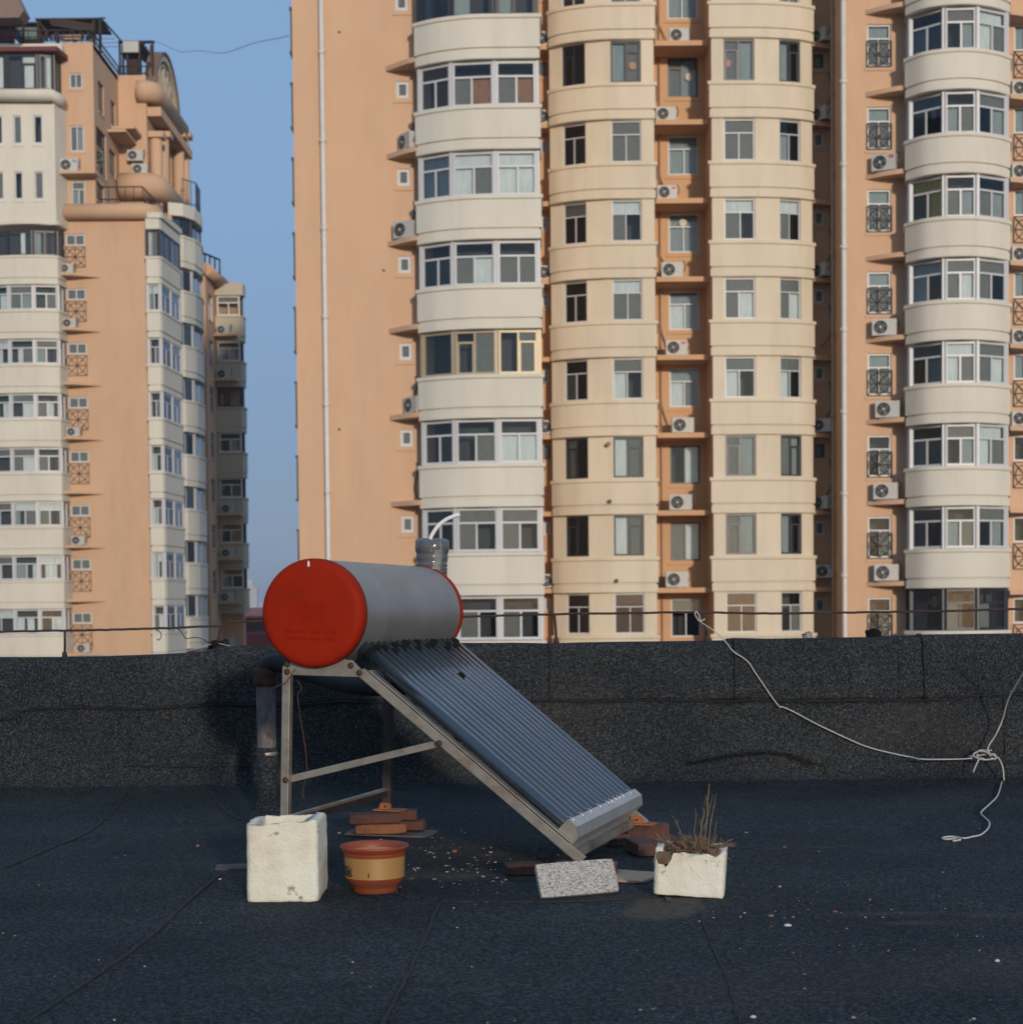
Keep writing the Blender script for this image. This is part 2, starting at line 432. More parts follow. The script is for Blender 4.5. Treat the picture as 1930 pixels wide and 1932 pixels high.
def bay(outer, inner, zf, ks, hw, wallmat, kinds, frames, looks=None, rib=False, seed=1, name='balcony'):
    O = arc_path(outer[1:-1], 8); O = [outer[0]] + O + [outer[-1]]
    for k in ks:
        z = zf(k); hp = (zf(k) - zf(k + 1)) - hw
        m = bmb(); m.sweep(O, panel_sec(z, hp))
        # floor slab closing top and bottom of the parapet band
        poly = [m.pt((x, y, z - .02)) for x, y in O]; m.face(poly[::-1])
        poly = [m.pt((x, y, z - hp + .02)) for x, y in O]; m.face(poly)
        bpart(m, 'balcony_parapet', wallmat)
        rng = random.Random(seed * 100 + k)
        zb, zt = z, zf(k) + hw
        if rib:
            fm, pm, cm, dm = MB(), MB(), MB(), MB()
            for i in range(len(inner) - 1):
                a, b = Vector(inner[i]), Vector(inner[i+1]); L = (b - a).length; u = (b - a) / L
                T = BI @ frameT(a, u)
                for q in (fm, pm, cm, dm): q.T = T
                g = .035
                win_into(fm, pm, cm, g, L - g, zb + .02, zt - .02, kinds(k)[i % len(kinds(k))], rng, y=.02, looks=looks(k, i) if looks else None, b=.085)
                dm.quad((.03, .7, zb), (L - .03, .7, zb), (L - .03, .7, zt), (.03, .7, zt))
                if i == len(inner) - 2: fm.box(L + .001, L + .06, .1, 1.4, zb + .01, zt - .01)
                fm.box(-.06, .045, -.01, .1, zb + .01, zt - .01); fm.box(L - .045, L + .06, -.012, .102, zb + .01, zt - .01)
                for q in (fm, pm, cm, dm): q.T = None
            f = fm.build('glazed_balcony', M[frames(k)], bld)
            pm.build('pane', M['glass'], f)
            if cm.f: cm.build('curtain', [M[c] for c in CURT], f)
            dm.build('room_wall', M['dark_room'], f)
        else:
            m = bmb(); wi = 0
            for i in range(len(inner) - 1):
                a, b = Vector(inner[i]), Vector(inner[i+1]); L = (b - a).length; u = (b - a) / L
                st = kinds(k)[i]
                if st:
                    wall(m, a, u, L, zb - .03, zt + .03, [(.02, L - .02, zb + .05, zt - .03)], .12, sill=False)
                    bwin((a.x, a.y), (u.x, u.y), .02, L - .02, zb + .05, zt - .03, st, rng, frame=frames(k), looks=looks(k, wi) if looks else None, b=.05 if frames(k) == 'upvc' else .07)
                    wi += 1
                else: wall(m, a, u, L, zb - .03, zt + .03)
            bpart(m, 'wall_band', [wallmat, M['dark_room']])

# B1 white glazed balconies on the left
zB1 = zlev(1010, ((0, 25), (6, 1041)), 55.5)
LK = {1: [None, 'c_grey', 'c_teal'], 2: ['c_white', 'c_white', 'c_white'], 3: [None, 'c_grey', 'c_white'], 5: [None, None, 'c_grey']}
bay(pts_of([(787, 57.2), (787, 56.35), (820, 55.95), (858, 55.68), (900, 55.52), (960, 55.5), (1023, 55.5), (1023, 57.2)]),
    pts_of([(795, 56.45), (855, 55.85), (937, 55.68), (1017, 55.68)]), zB1, range(0, 9), 88 / 169.4 * (zB1(0) - zB1(1)) - .02,
    M['white_wall'], lambda k: ['DL', 'DR', 'DL', 'DR'] if k == 0 else (['S', 'DL', 'DR', 'S'] if k == 4 else ['T2', 'T2', 'T2', 'T2']),
    lambda k: 'dark_frame' if k == 0 else ('brass_frame' if k == 4 else 'upvc'),
    looks=lambda k, i: {0: ['c_teal', None, 'c_teal'], 1: [None, 'c_grey', 'c_wood'] if i else ['c_wood', None, 'c_wood'], 2: ['c_white', 'c_white', 'c_grey' if i == 1 else 'c_white'], 3: [None, 'c_grey', 'c_white' if i == 1 else 'c_grey'], 4: [None, 'c_grey'], 5: [None, None, 'c_grey'] if i < 2 else [None, 'c_white', 'c_white'], 6: ['c_grey', 'c_grey', None]}.get(k, [None, 'c_grey', None]), rib=True, seed=1)
# B4 white glazed balconies on the right
zB4 = zlev(1838, ((0, 90), (7, 1190)), 58.9)
Y4 = ['c_yellow', 'c_grey', 'c_yellow']
bay(pts_of([(1706, 61.0), (1708, 60.0), (1745, 59.25), (1790, 58.92), (1835, 58.9), (1878, 59.25), (1906, 59.8), (1906, 61.0)]),
    pts_of([(1709, 61.0), (1716, 60.1), (1781, 59.15), (1844, 59.1), (1900, 59.75), (1901, 60.9)]), zB4, range(-1, 9), 82 / 157.2 * (zB4(0) - zB4(1)),
    M['white_wall'], lambda k: ['T2'], lambda k: 'dark_frame' if k == 7 else 'upvc',
    looks=lambda k, i: (Y4 if i == 1 else [None, 'c_grey', 'c_teal']) if k == 2 else (['c_grey', 'c_grey', None], ['c_grey', None, 'c_teal'], ['c_grey', 'c_grey', 'c_white'], [None, 'c_teal', 'c_grey'], ['c_white', 'c_white', 'c_grey'])[(k * 2 + i * 3) % 5] if k < 7 else [None, 'c_grey', None], rib=True, seed=4)
# B2 and B3 cream bays with single windows
zB2 = zlev(1230, ((0, 154.5), (7, 1198.3)), 62.1)
hB2 = 81.7 / 149.1 * (zB2(0) - zB2(1))
fr2 = lambda k: 'dark_frame' if k in (0, 5, 6) else 'upvc'
bay(pts_of([(1037, 64.0), (1038, 63.0), (1058, 62.65), (1095, 62.32), (1140, 62.12), (1190, 62.1), (1239, 62.1), (1239, 64.2)]),
    pts_of([(1040, 63.15), (1063, 62.85), (1108, 62.45), (1154, 62.25), (1213, 62.2), (1236, 62.2)]), zB2, range(-1, 9), hB2,
    M['cream'], lambda k: [None, 'DL' if fr2(k) != 'upvc' else 'T2', None, 'DR' if fr2(k) != 'upvc' else 'T2', None], fr2,
    looks=lambda k, i: {0: [None, None] if i == 0 else ['c_teal', 'c_grey'], 1: [None, None, None] if i == 0 else ['c_grey'], 2: ['c_white', None, None] if i == 0 else ['c_white', 'c_grey', None], 3: [None, None, None] if i == 0 else ['c_white', 'c_grey', 'c_grey'], 4: [None, 'c_teal', None] if i == 0 else ['c_grey', 'c_white', None], 5: ['c_white', None] if i == 0 else ['c_white', 'c_grey'], 6: [None, None] if i == 0 else ['c_white', 'c_grey'], 7: ['c_brown', None, 'c_brown'] if i == 0 else ['c_brown']}.get(k, ['c_grey']), seed=2)
zB3 = zlev(1420, ((0, 151.5), (7, 1196)), 62.1)
bay(pts_of([(1340, 64.2), (1340, 62.1), (1380, 62.1), (1430, 62.12), (1475, 62.25), (1512, 62.45), (1537, 62.75), (1537, 63.6)]),
    pts_of([(1344, 62.2), (1366, 62.2), (1426, 62.22), (1471, 62.35), (1512, 62.6), (1533, 62.85)]), zB3, range(-1, 9), hB2,
    M['cream'], lambda k: [None, 'DL' if fr2(k) != 'upvc' else 'T2', None, 'DR' if fr2(k) != 'upvc' else 'T2', None], fr2,
    looks=lambda k, i: {0: ['c_grey', 'c_teal'] if i == 0 else ['c_teal', None], 1: ['c_grey'] if i == 0 else [None, 'c_teal', None], 2: ['c_white', 'c_grey', None] if i == 0 else ['c_white', 'c_grey', None], 3: ['c_grey', 'c_grey', 'c_white'], 4: ['c_grey', 'c_white', None], 5: ['c_grey', 'c_teal'], 6: ['c_grey', 'c_teal'] if i == 0 else ['c_teal', None], 7: ['c_brown'] if i == 0 else [None, None, 'c_grey']}.get(k, ['c_grey']), seed=3)

# flat walls ----------------------------------------------------------------------------------
wall_m = bmb(); deep_m = bmb()
rngw = random.Random(5)
xL = X(558, 57.2); xR1 = X(1021, 55.6)
O = (xL, 57.2); holes = []
zW1 = zlev(765, ((0, 184.5), (5, 1005)), 57.2)
for k in range(-1, 7):
    c = X(764, 57.2) - xL; z = zW1(k); holes.append((c - .21, c + .21, z, z + .55))
wall(wall_m, O, (1, 0), xR1 - xL, BASE, TOP, holes)
for h in holes: bwin(O, (1, 0), *h, 'S', rngw, looks=['c_grey'], name='small_window', b=.1, y=.04)
# left side wall with slim oriel windows
wall(wall_m, (xL, 75), (0, -1), 17.8, BASE, TOP)
wall(wall_m, (xR1, 57.2), (0, 1), 6.8, BASE, TOP)
zOr = zlev(556, ((0, 93), (5, 800)), 57.2)
for k in range(-1, 8):
    z = zOr(k)
    f = MB(); f.box(-.07, -.001, 0, 1.5, 0, 1.35); f.box(-.1, -.001, -.05, 1.55, 1.355, 1.43); f.box(-.1, -.001, -.05, 1.55, -.08, -.002)
    o = f.build('side_window', M['dark_frame'], bld); o.location = (xL, .35, z - BASE)
# R1 recess
zR1 = zlev(1030, ((0, 142), (6, 1010)), 64.0)
O = (xR1, 64.0); L1 = X(1041, 63.5) - xR1
holes = [(X(1017, 64) - xR1 + .1, X(1035, 64) - xR1, zR1(k), zR1(k) + .5) for k in range(-1, 8)]
wall(deep_m, O, (1, 0), L1, BASE, TOP, holes)
for k, h in zip(range(-1, 8), holes): bwin(O, (1, 0), *h, 'S', rngw, frame='dark_frame' if k in (0, 5) else 'upvc', looks=['c_grey'], name='small_window', b=.07)
# R2 recess
x0, x1 = X(1236, 62.2), X(1343, 62.2)
O = (x0, 64.2); zR2 = zlev(1290, ((0, 182), (7, 1202)), 64.2)
holes = [(X(1262, 64.2) - x0, X(1319, 64.2) - x0, zR2(k), zR2(k) + 1.43) for k in range(-1, 9)]
wall(deep_m, O, (1, 0), x1 - x0, BASE, TOP, holes)
for k, h in zip(range(-1, 9), holes):
    bwin(O, (1, 0), *h, 'DL' if k == 0 else ('R2' if k in (5, 6) else 'T2'), rngw, frame='dark_frame' if k in (0, 5, 6) else 'upvc', looks={-1: ['c_teal'], 0: ['c_grey', 'c_teal'], 1: ['c_teal'], 2: ['c_teal'], 3: ['c_teal', 'c_white', 'c_teal'], 4: ['c_teal', 'c_white', 'c_grey'], 5: [None, 'c_white'], 6: ['c_grey', 'c_white'], 7: ['c_grey', None, None]}.get(k, ['c_teal']), b=.055)
# side faces of the bays next to the recess
wall(deep_m, (x0, 62.2), (0, 1), 2.0, BASE, TOP)
wall(deep_m, (x1, 64.2), (0, -1), 2.0, BASE, TOP)
# R3 recess
x2, x3 = X(1534, 62.8), X(1592, 61)
zR3 = zlev(1545, ((0, 128), (7, 1155)), 63.6)
O = (x2, 63.6)
holes = [(X(1536, 63.6) - x2, X(1555, 63.6) - x2, zR3(k), zR3(k) + .52) for k in range(-1, 8)]
wall(deep_m, O, (1, 0), x3 - x2, BASE, TOP, holes)
for k, h in zip(range(-1, 8), holes): bwin(O, (1, 0), *h, 'S', rngw, frame='dark_frame' if k in (0, 5) else 'upvc', looks=['c_grey'], name='small_window', b=.08)
wall(wall_m, (x3, 63.6), (0, -1), 2.6, BASE, TOP)
# W2 front
O = (x3, 61.0); zW2 = zlev(1658, ((0, 124), (7, 1205)), 61.0)
x4 = X(2250, 61)
holes = []
for k in range(-1, 8):
    holes.append((X(1637, 61) - x3, X(1681, 61) - x3, zW2(k), zW2(k) + 1.45))
    holes.append((X(1913, 61) - x3, X(1956, 61) - x3, zW2(k) - .05 + .55, zW2(k) + 1.4))
wall(wall_m, O, (1, 0), x4 - x3, BASE, TOP, holes)
wall(wall_m, (x4, 61), (0, 1), 14, BASE, TOP)
wall(wall_m, (x4, 75), (-1, 0), x4 - xL, BASE, TOP)
def grille(O, u, x0, x1, z0, z1, parent, conv, y=-.05):
    g = MB(); g.T = conv @ frameT(O, u)
    w, h = x1 - x0, z1 - z0; t = .028
    for a, b in (((x0, z0), (x1, z0)), ((x1, z0), (x1, z1)), ((x1, z1), (x0, z1)), ((x0, z1), (x0, z0)), ((x0, (z0+z1)/2), (x1, (z0+z1)/2)), (((x0+x1)/2, z0), ((x0+x1)/2, z1)), ((x0, z1), (x1, z0)), ((x0, z0), (x1, z1))):
        g.beam((a[0], y, a[1]), (b[0], y, b[1]), t, t, (0, 1, 0))
    r = min(w, h) * .42
    g.tube([((x0+x1)/2 + r*cos(a*pi/10), y, (z0+z1)/2 + r*sin(a*pi/10)) for a in range(21)], .014, 5)
    return g.build('window_grille', M['iron'], parent)
for i, h in enumerate(holes):
    k = i // 2 - 1
    f = bwin(O, (1, 0), *h, 'T2' if i % 2 == 0 else 'R2', rngw, looks=['c_teal', 'c_grey', 'c_grey'] if k < 5 else [None, None, 'c_grey'])
    [q for q in f.children if q.name.startswith('pane')][0].rotation_euler.z = .06      # panes turned on purpose to steer the sun's glint out of view
    if i % 2 == 0: grille(O, (1, 0), h[0] - .02, h[1] + .02, h[2] - .02, h[2] + .86, bld, BI)
    else: grille(O, (1, 0), h[0] - .02, h[1] + .02, h[2] - .95, h[2] - .05, bld, BI)
bpart(wall_m, 'wall', [M['orange'], M['dark_room']])
bpart(deep_m, 'recess_wall', [M['orange_deep'], M['dark_room']])
m = bmb(); m.box(xL + .01, x4 - .01, 64.3, 74.9, TOP - .3, TOP + .1); m.box(xL + .02, xR1 - .02, 57.3, 64.29, TOP - .29, TOP + .09); bpart(m, 'roof', M['orange'])

# ledges for the air conditioners --------------------------------------------------------------
def ledge(poly, z, th=.16, mat='orange'):
    m = bmb(); m.prism(poly, z - th, z, 'z'); return bpart(m, 'ledge', M[mat])
zL1 = zlev(785, ((0, 104.5), (5, 943)), 56.1)
for k in range(-1, 7):
    p = arc_path([(X(733, 57.2), 57.18), (X(755, 56.8), 56.72), (X(773, 56.3), 56.38), (X(788, 56.1), 56.2)], 4)
    ledge(p + [(X(790, 57.2), 57.19)], zL1(k))
zL2 = zlev(1706, ((0, 159), (6, 1096.5)), 60.1)
for k in range(-1, 8):
    p = arc_path([(X(1634, 61), 60.98), (X(1665, 60.5), 60.55), (X(1690, 60.2), 60.28), (X(1707, 60.1), 60.15)], 4)
    ledge(p + [(X(1709, 61), 60.99)], zL2(k))
    p = arc_path([(X(1907, 60), 60.05), (X(1940, 60), 60.3), (X(1975, 61), 60.98)], 4)
    ledge([(X(1906, 61), 60.985)] + p, zL2(k) - .35)
zLR = zlev(1290, ((0, 77), (7, 1109)), 62.9)
for k in range(0, 9):
    ledge([(x0 + .02, 64.18), (x0 + .02, 62.8), (x1 - .02, 62.8), (x1 - .02, 64.18)], zLR(k), .18, 'orange_deep')
    ledge([(x2 + .02, 63.58), (x2 + .02, 62.95), (X(1566, 63.5), 63.3), (X(1566, 63.5), 63.58)], zLR(k) - .02, .17, 'orange_deep')
    ledge([(xR1 + .02, 63.98), (xR1 + .02, 63.2), (X(1040, 63.2), 63.2), (X(1040, 63.2), 63.98)], zLR(k) + .02, .17, 'orange_deep')

# pipes --------------------------------------------------------------------------------------
def pipe(px, Z, r, mat, rings=.0, joint=1.6):
    x = X(px, Z)
    m = bmb(); m.tube([(x, Z, BASE), (x, Z, TOP + .5)], r, 12)
    z = BASE + 1
    while z < TOP:
        m.tube([(x, Z, z), (x, Z, z + .07)], r * 1.28, 12); m.box(x - r*1.5, x + r*1.5, Z, Z + r + .12, z + .1, z + .13)
        z += joint * 1.8
    return bpart(m, 'drain_pipe', M[mat])
pipe(613, 57.05, .078, 'pipe_white')
pipe(1592.5, 60.85, .085, 'pipe_white')
pipe(1571, 61.9, .05, 'pipe_brown')
pipe(1573, 62.4, .04, 'pipe_brown')
pipe(1246, 64.1, .028, 'pipe_brown')
for px, py in ((1150, 946), (1163, 1096), (1148, 837)):
    c = P(px, py, 62.02); m = bmb(); m.tube([(c.x, 62.35, c.z), (c.x, 62.0, c.z)], .075, 14); bpart(m, 'vent_hole', M['ac_dark'] if py > 900 else M['c_wood'])
for (px, py, Z, mt) in ((1194, 121, 62.4, 'ornament'), (1373, 116, 62.4, 'ornament'), (1301, 142, 64.4, 'ornament_pale'), (1289, 418, 64.4, 'ornament_pale')):
    if mt not in M: M[mt] = simple('paper roundel ' + mt, (.34, .2, .15) if mt == 'ornament' else (.6, .53, .43), .8)
    c = P(px, py, Z - .25); m = bmb(); m.tube([(c.x, Z - .105, c.z), (c.x, Z - .10, c.z)], .14, 20); bpart(m, 'window_ornament', M[mt])
for i in range(7):      # paint patch scars on the big blank wall
    c = P(640 + 28 * (i % 5), 60 + 150 * i, 57.2); m = bmb(); m.tube([(c.x, 57.24, c.z), (c.x, 57.185, c.z)], .045, 10)
    if i in (0, 3, 5): bpart(m, 'vent_hole', M['ac_dark'])
# hanging cables
def cable(pts, r=.02):
    m = bmb(); m.tube(catmull(pts, 5), r, 5); return bpart(m, 'cable', M['hose'])
rc = random.Random(3)
for k in (1, 2, 4, 5):
    z = zL1(k); x = X(783, 57.1); cable([(x, 57.08, z + .1), (x - .08, 57.1, z + .5), (x + .02, 57.12, z + 1.0), (x, 57.12, z + 1.3)], .03)
for k in (0, 2, 3, 4, 5):
    z = zLR(k); x = X(1246, 64); cable([(x + .3, 64.0, z + .3), (x + .15, 64.1, z + .7), (x + rc.uniform(-.05, .1), 64.12, z + 1.1), (x, 64.12, z + 1.6)], .022)
for k in (1, 3, 4, 5, 6):
    z = zLR(k); x = X(1553, 63.5); cable([(x - .1, 63.4, z + .3), (x + .25, 63.5, z + .8), (x + .3, 63.5, z + 1.3), (x + .22, 63.52, z + 1.9)], .022)

# ================================================================== air conditioners (things of their own)
def ac_at(px, py, Z, deg, label, group, s=1., sticker=None):
    c = P(px, py, Z); return ac_unit(c.x, c.y, c.z, radians(deg), label, group, s, sticker=sticker)
R2AC = [(1281, 74, .92), (1256, 224, .92), (1258, 373, .92), (1268, 521, 1.0), (1276, 670, 1.0), (1288, 815.5, 1.02), (1284, 960.5, 1.05), (1277, 1105, 1.05)]
for i, (px, py, s) in enumerate(R2AC):
    z = zLR(i) + .03; x = X(px, 63.1) if False else P(px, py, 63.15).x
    ac_unit(x, 63.15, z, radians(R_.uniform(-4, 4)), f'air conditioner on the recessed ledges between the cream bays, {ORD[i]}', 'air conditioners in the recess between the cream bays', s * .95, sticker='ac_red' if i in (2, 4) else None)
R1AC = [0, 1, 3, 5, 7]
for i, k in enumerate(R1AC):
    ac_unit(X(1031, 63.45), 63.5, zLR(k) + .05, radians(8), f'air conditioner squeezed in the narrow gap right of the white balconies, {ORD[i]}', 'air conditioners in the narrow gap', .9)
for i, (k, rz) in enumerate(((0, -60), (1, -60), (3, -65), (5, -25), (6, -55), (7, 0))):
    ac_unit(X(1551 if k != 7 else 1554, 63.2), 63.22, zLR(k) + (.02 if k != 7 else .32), radians(rz), f'air conditioner in the shaded recess, {ORD[i]}, ' + ('blue sticker on its front' if k == 7 else 'turned sideways'), 'air conditioners in the shaded recess', .85, sticker='ac_blue' if k == 7 else None)
for i, (k, px, rz) in enumerate(((1, 772, -58), (2, 766, -32), (4, 778, -55))):
    ac_unit(X(px, 56.75), 56.8, zL1(k) + .03, radians(rz), f'air conditioner on a ledge left of the white balconies, {ORD[i]} of three', 'air conditioners left of the white balconies', .95)
for i, (k, px, rz) in enumerate(((1, 1669, -24), (3, 1668, -8), (4, 1674, -12), (5, 1670, -10), (6, 1671, -6))):
    ac_unit(X(px, 60.6), 60.62, zL2(k) + .03, radians(rz), f'air conditioner beside the barred windows on the right, {ORD[i]} of five', 'air conditioners left of the right white balconies', 1.02, sticker='ac_red' if k == 1 else None)
for i, k in enumerate((0, 1, 2, 3, 4)):
    ac_unit(X(1927, 60.45), 60.5, zL2(k) - .32, radians(6), f'air conditioner cut by the right edge of the picture, {ORD[i]}', 'air conditioners at the right edge', .9)
# ================================================================== left tower
tw = empty('tower_block', (-21, 91, BASE), 'orange and white tower with roof terrace and round gable at the left edge', 'tower block')
TI = Matrix.Translation((21, -91, -BASE))
def tpart(m, name, mat, **k):
    m.v = [TI @ v for v in m.v]; return m.build(name, mat, tw, **k)
def twin(O, u, *a, **k): return window(tw, (O[0] + 21, O[1] - 91), u, *a, **k)
def TX(px, Z, py=700): return P(px, py, Z).x
def TZ(px, py, Z): return P(px, py, Z).z
zA = TZ(60, 391, 91)          # level of the long cornice
zRoof = TZ(120, 78, 91.5)     # roof terrace
rt = random.Random(21)
wm = MB(); 
xl, xr = TX(126, 91.6), TX(287, 91.6)     # lower block front
XC = TX(178, 91.6, 250)                   # upper block corner
lvT = zlev(165, ((0, 463), (7, 1177)), 91.6)   # sills of the small windows
holes = []
for k in range(0, 8):
    a = TX(148, 91.6, 600) - xl; holes.append((a - .62, a + .42, lvT(k), lvT(k) + .62))
wall(wm, (xl, 91.6), (1, 0), xr - xl, BASE, zA, holes, mi_dark=1)
for h in holes:
    twin((xl, 91.6), (1, 0), h[0], h[1], h[2] - BASE, h[3] - BASE, 'R2', rt, looks=['c_grey', 'c_grey'], b=.09)
    grille((xl, 91.6), (1, 0), h[0], h[1], h[2] - 1.12, h[2] - .06, tw, TI)
wall(wm, (xr, 91.6), (0, 1), 14, BASE, zA)
# upper orange block: front strip then receding side face
hu = []
for (pa, pb, ya, yb) in ((130, 155, 137, 166), (131, 158, 236, 285), (134, 160, 341, 386)):
    hu.append((TX(pa, 91.6, ya) - xl, TX(pb, 91.6, ya) - xl, TZ(140, yb, 91.6), TZ(140, ya, 91.6)))
wall(wm, (xl, 91.6), (1, 0), XC - xl, zA, zRoof, hu)
for i, h in enumerate(hu): twin((xl, 91.6), (1, 0), h[0], h[1], h[2] - BASE, h[3] - BASE, 'T2' if i == 2 else 'R2', rt, looks=['c_grey', 'c_teal'] if i else ['c_grey'], b=.08)
hs = [(1.0, 2.3, TZ(185, 205, 92.5), TZ(185, 148, 92.5)), (3.9, 5.0, TZ(220, 232, 95.5), TZ(220, 186, 95.5)), (.4, 2.6, TZ(190, 330, 93), TZ(190, 245, 93)), (3.3, 4.9, TZ(220, 330, 95.5), TZ(220, 283, 95.5)), (.3, 2.0, TZ(190, 382, 93), TZ(190, 350, 93))]
wall(wm, (XC, 91.6), (0, 1), 5.8, zA, zRoof, hs)
for i, h in enumerate(hs): twin((XC, 91.6), (0, 1), h[0], h[1], h[2] - BASE, h[3] - BASE, 'R2' if i != 2 else 'T2', rt, frame='dark_frame', looks=['c_grey', None], b=.08)
# pier facing the camera, then the columned side facade
XP = TX(277, 97.4, 250); zP = TZ(250, 141, 97.4)
wall(wm, (XC, 97.4), (1, 0), XP - XC, zA - 2, zP)
wall(wm, (XP, 97.4), (0, 1), 9.6, zA - 2.5, TZ(300, 205, 99), [(4.2, 7.0, TZ(320, 470, 103), TZ(320, 262, 103))])
wall(wm, (XP, 107), (-1, 0), 20, BASE, TZ(300, 205, 99))
tpart(wm, 'wall', [M['orange_tower'], M['dark_room']])
m = MB(); m.box(-36, XC, 91.7, 97.39, zRoof - .3, zRoof - .05); m.box(-36, XP, 97.41, 106.9, zP - .3, zP - .05); m.box(xl, xr, 91.7, 105.6, zA - .3, zA - .05); tpart(m, 'roof_terrace', M['pipe_brown'])
twin((XP, 97.4), (0, 1), 4.2, 7.0, TZ(320, 470, 103) - BASE, TZ(320, 262, 103) - BASE, 'T2', rt, frame='dark_frame', looks=[None, None, 'c_teal'], b=.12)
for y in (98.2, 100.2, 104.9, 106.6):
    m = MB(); z0, z1 = zA - .5, TZ(300, 262, y) ; m.tube([(XP + .35, y, z0), (XP + .35, y, z1)], .34, 14); m.box(XP - .1, XP + .85, y - .48, y + .48, z1, z1 + .35); tpart(m, 'column', M['orange_tower'], bevel=.05)
def roll(pts, r, name, mat, n=14):
    m = MB(); m.tube(pts, r, n); return tpart(m, name, mat)
zr = TZ(277, 178, 97.4) + .15
roll([(XP - .45, 97.3, zr), (XP - .1, 97.3, zr), (XP + .15, 97.35, zr), (XP + .3, 97.5, zr), (XP + .35, 97.8, zr), (XP + .35, 105.2, zr)], .6, 'cornice', M['orange_tower'])
m = MB(); m.box(XP + .02, XP + .8, 97.5, 107, zr - 1.3, zr - .8); tpart(m, 'beam', M['orange_tower'])
zb = TZ(250, 448, 96.8)
zb = TZ(300, 350, 97); 
roll([(TX(226, 96.8, 340), 97.0, zb), (XP - .2, 97.0, zb), (XP + .2, 97.1, zb), (XP + .42, 97.4, zb), (XP + .5, 97.9, zb), (XP + .5, 103, zb)], .72, 'cornice', M['orange_tower'], 20)
zc = TZ(200, 396, 91)
xq = TX(276, 91, 396)
roll([(TX(116, 91, 396), 91.35, zc), (xq - .5, 91.35, zc), (xq - .1, 91.42, zc), (xq + .1, 91.6, zc), (xq + .2, 92, zc), (xq + .2, 98.4, zc)], .42, 'cornice', M['orange_tower'])
# round gable 
yc, rr = 101.4, 3.6; zg = TZ(300, 205, 99) + .1; xg = XP + .15
m = MB(); n = 28
for k in range(n):
    a, b = pi*k/n, pi*(k+1)/n
    for r0, r1, xx, w, mi in ((rr - .4, rr, xg - .3, .55, 0), (rr, rr + .1, xg - .35, .7, 1)):
        q = [(yc + r0*cos(a), zg + r0*sin(a)), (yc + r1*cos(a), zg + r1*sin(a)), (yc + r1*cos(b), zg + r1*sin(b)), (yc + r0*cos(b), zg + r0*sin(b))]
        m.prism(q, xx, xx + w, 'x', mi)
for a in (pi/2, pi/4, 3*pi/4, .0, pi, pi*.38, pi*.62): m.beam((xg, yc, zg + .2), (xg, yc + (rr-.4)*cos(a), zg + .2 + (rr-.6)*sin(a)), .3, .25, (1, 0, 0), 0)
m.tube([(xg, yc + 1.6*cos(t*pi/12), zg + 1.7 + 1.3*sin(t*pi/12)) for t in range(25)], .16, 6, 0)
tpart(m, 'round_gable', [simple('gable stone', (.42, .36, .27), .8), M['c_brown']])
m = MB(); m.prism([(yc + (rr-.5)*cos(pi*k/n), zg + (rr-.5)*sin(pi*k/n)) for k in range(n+1)], xg - .25, xg - .2, 'x'); tpart(m, 'gable_panel', M['c_brown'])
# cream left drum: narrow windows, mouldings, glazed storey, roof parapet
zT = [TZ(60, y, 90.6) for y in (78, 104, 170, 186, 427, 482)]
cream_path = [(-33.5, 91.6), (-33.4, 90.9), (-30, 90.25), (TX(60, 90.3, 300), 90.2), (TX(104, 90.5, 300), 90.45), (TX(106, 90.6, 300), 90.6), (TX(119, 91.4, 300), 91.6)]
m = MB()
hh = []
for pa, pb in ((-21, -3), (-1 - 2, 8 - 2), (25, 42), (62, 80)):
    hh.append((pa, pb))
fx0 = TX(-40, 90.3, 300); fx1 = TX(104, 90.3, 300)
hol = []
for (ya, yb) in ((217, 270), (323, 375)):
    for pa, pb in ((-12, 6), (26, 42), (64, 81)):
        hol.append((TX(pa, 90.3, 300) - fx0, TX(pb, 90.3, 300) - fx0, TZ(50, yb, 90.3), TZ(50, ya, 90.3)))
wall(m, (fx0, 90.3), (1, 0), fx1 - fx0, zT[4] + .02, zT[3] - .1, hol)
wall(m, (fx1, 90.3), (.22, 1), 1.3, zT[4] + .02, zT[3] - .1)
wall(m, (fx0, 90.9), (1, 0), TX(120, 91.2, 100) - fx0, zT[1] + .3, zT[0])
m.box(fx0, TX(120, 91.2, 100) - .02, 90.92, 91.55, zT[1] + .3, zT[0] - .02)
tpart(m, 'drum_wall', [M['white_wall'], M['dark_room']])
for i, h in enumerate(hol): twin((fx0, 90.3), (1, 0), h[0], h[1], h[2] - BASE, h[3] - BASE, 'S', rt, looks=['c_grey' if i % 2 else None], b=.07, name='narrow_window')
roll([(fx0, 90.0, zT[3] + .05), (TX(98, 90, 185), 90.0, zT[3]), (TX(109, 90.6, 185), 90.4, zT[3] - .03), (TX(117, 91.5, 195), 91.5, zT[3] - .1)], .32, 'cornice', M['white_wall'])
m = MB(); m.sweep([(fx0, 90.25), (TX(100, 90.3, 105), 90.25), (TX(116, 91.5, 110), 91.5)], [(-.3, zT[1] + .25), (.35, zT[1] + .25), (.35, zT[1] + .02), (-.3, zT[1])]); tpart(m, 'canopy', simple('dark red canopy edge', (.12, .025, .03), .7))
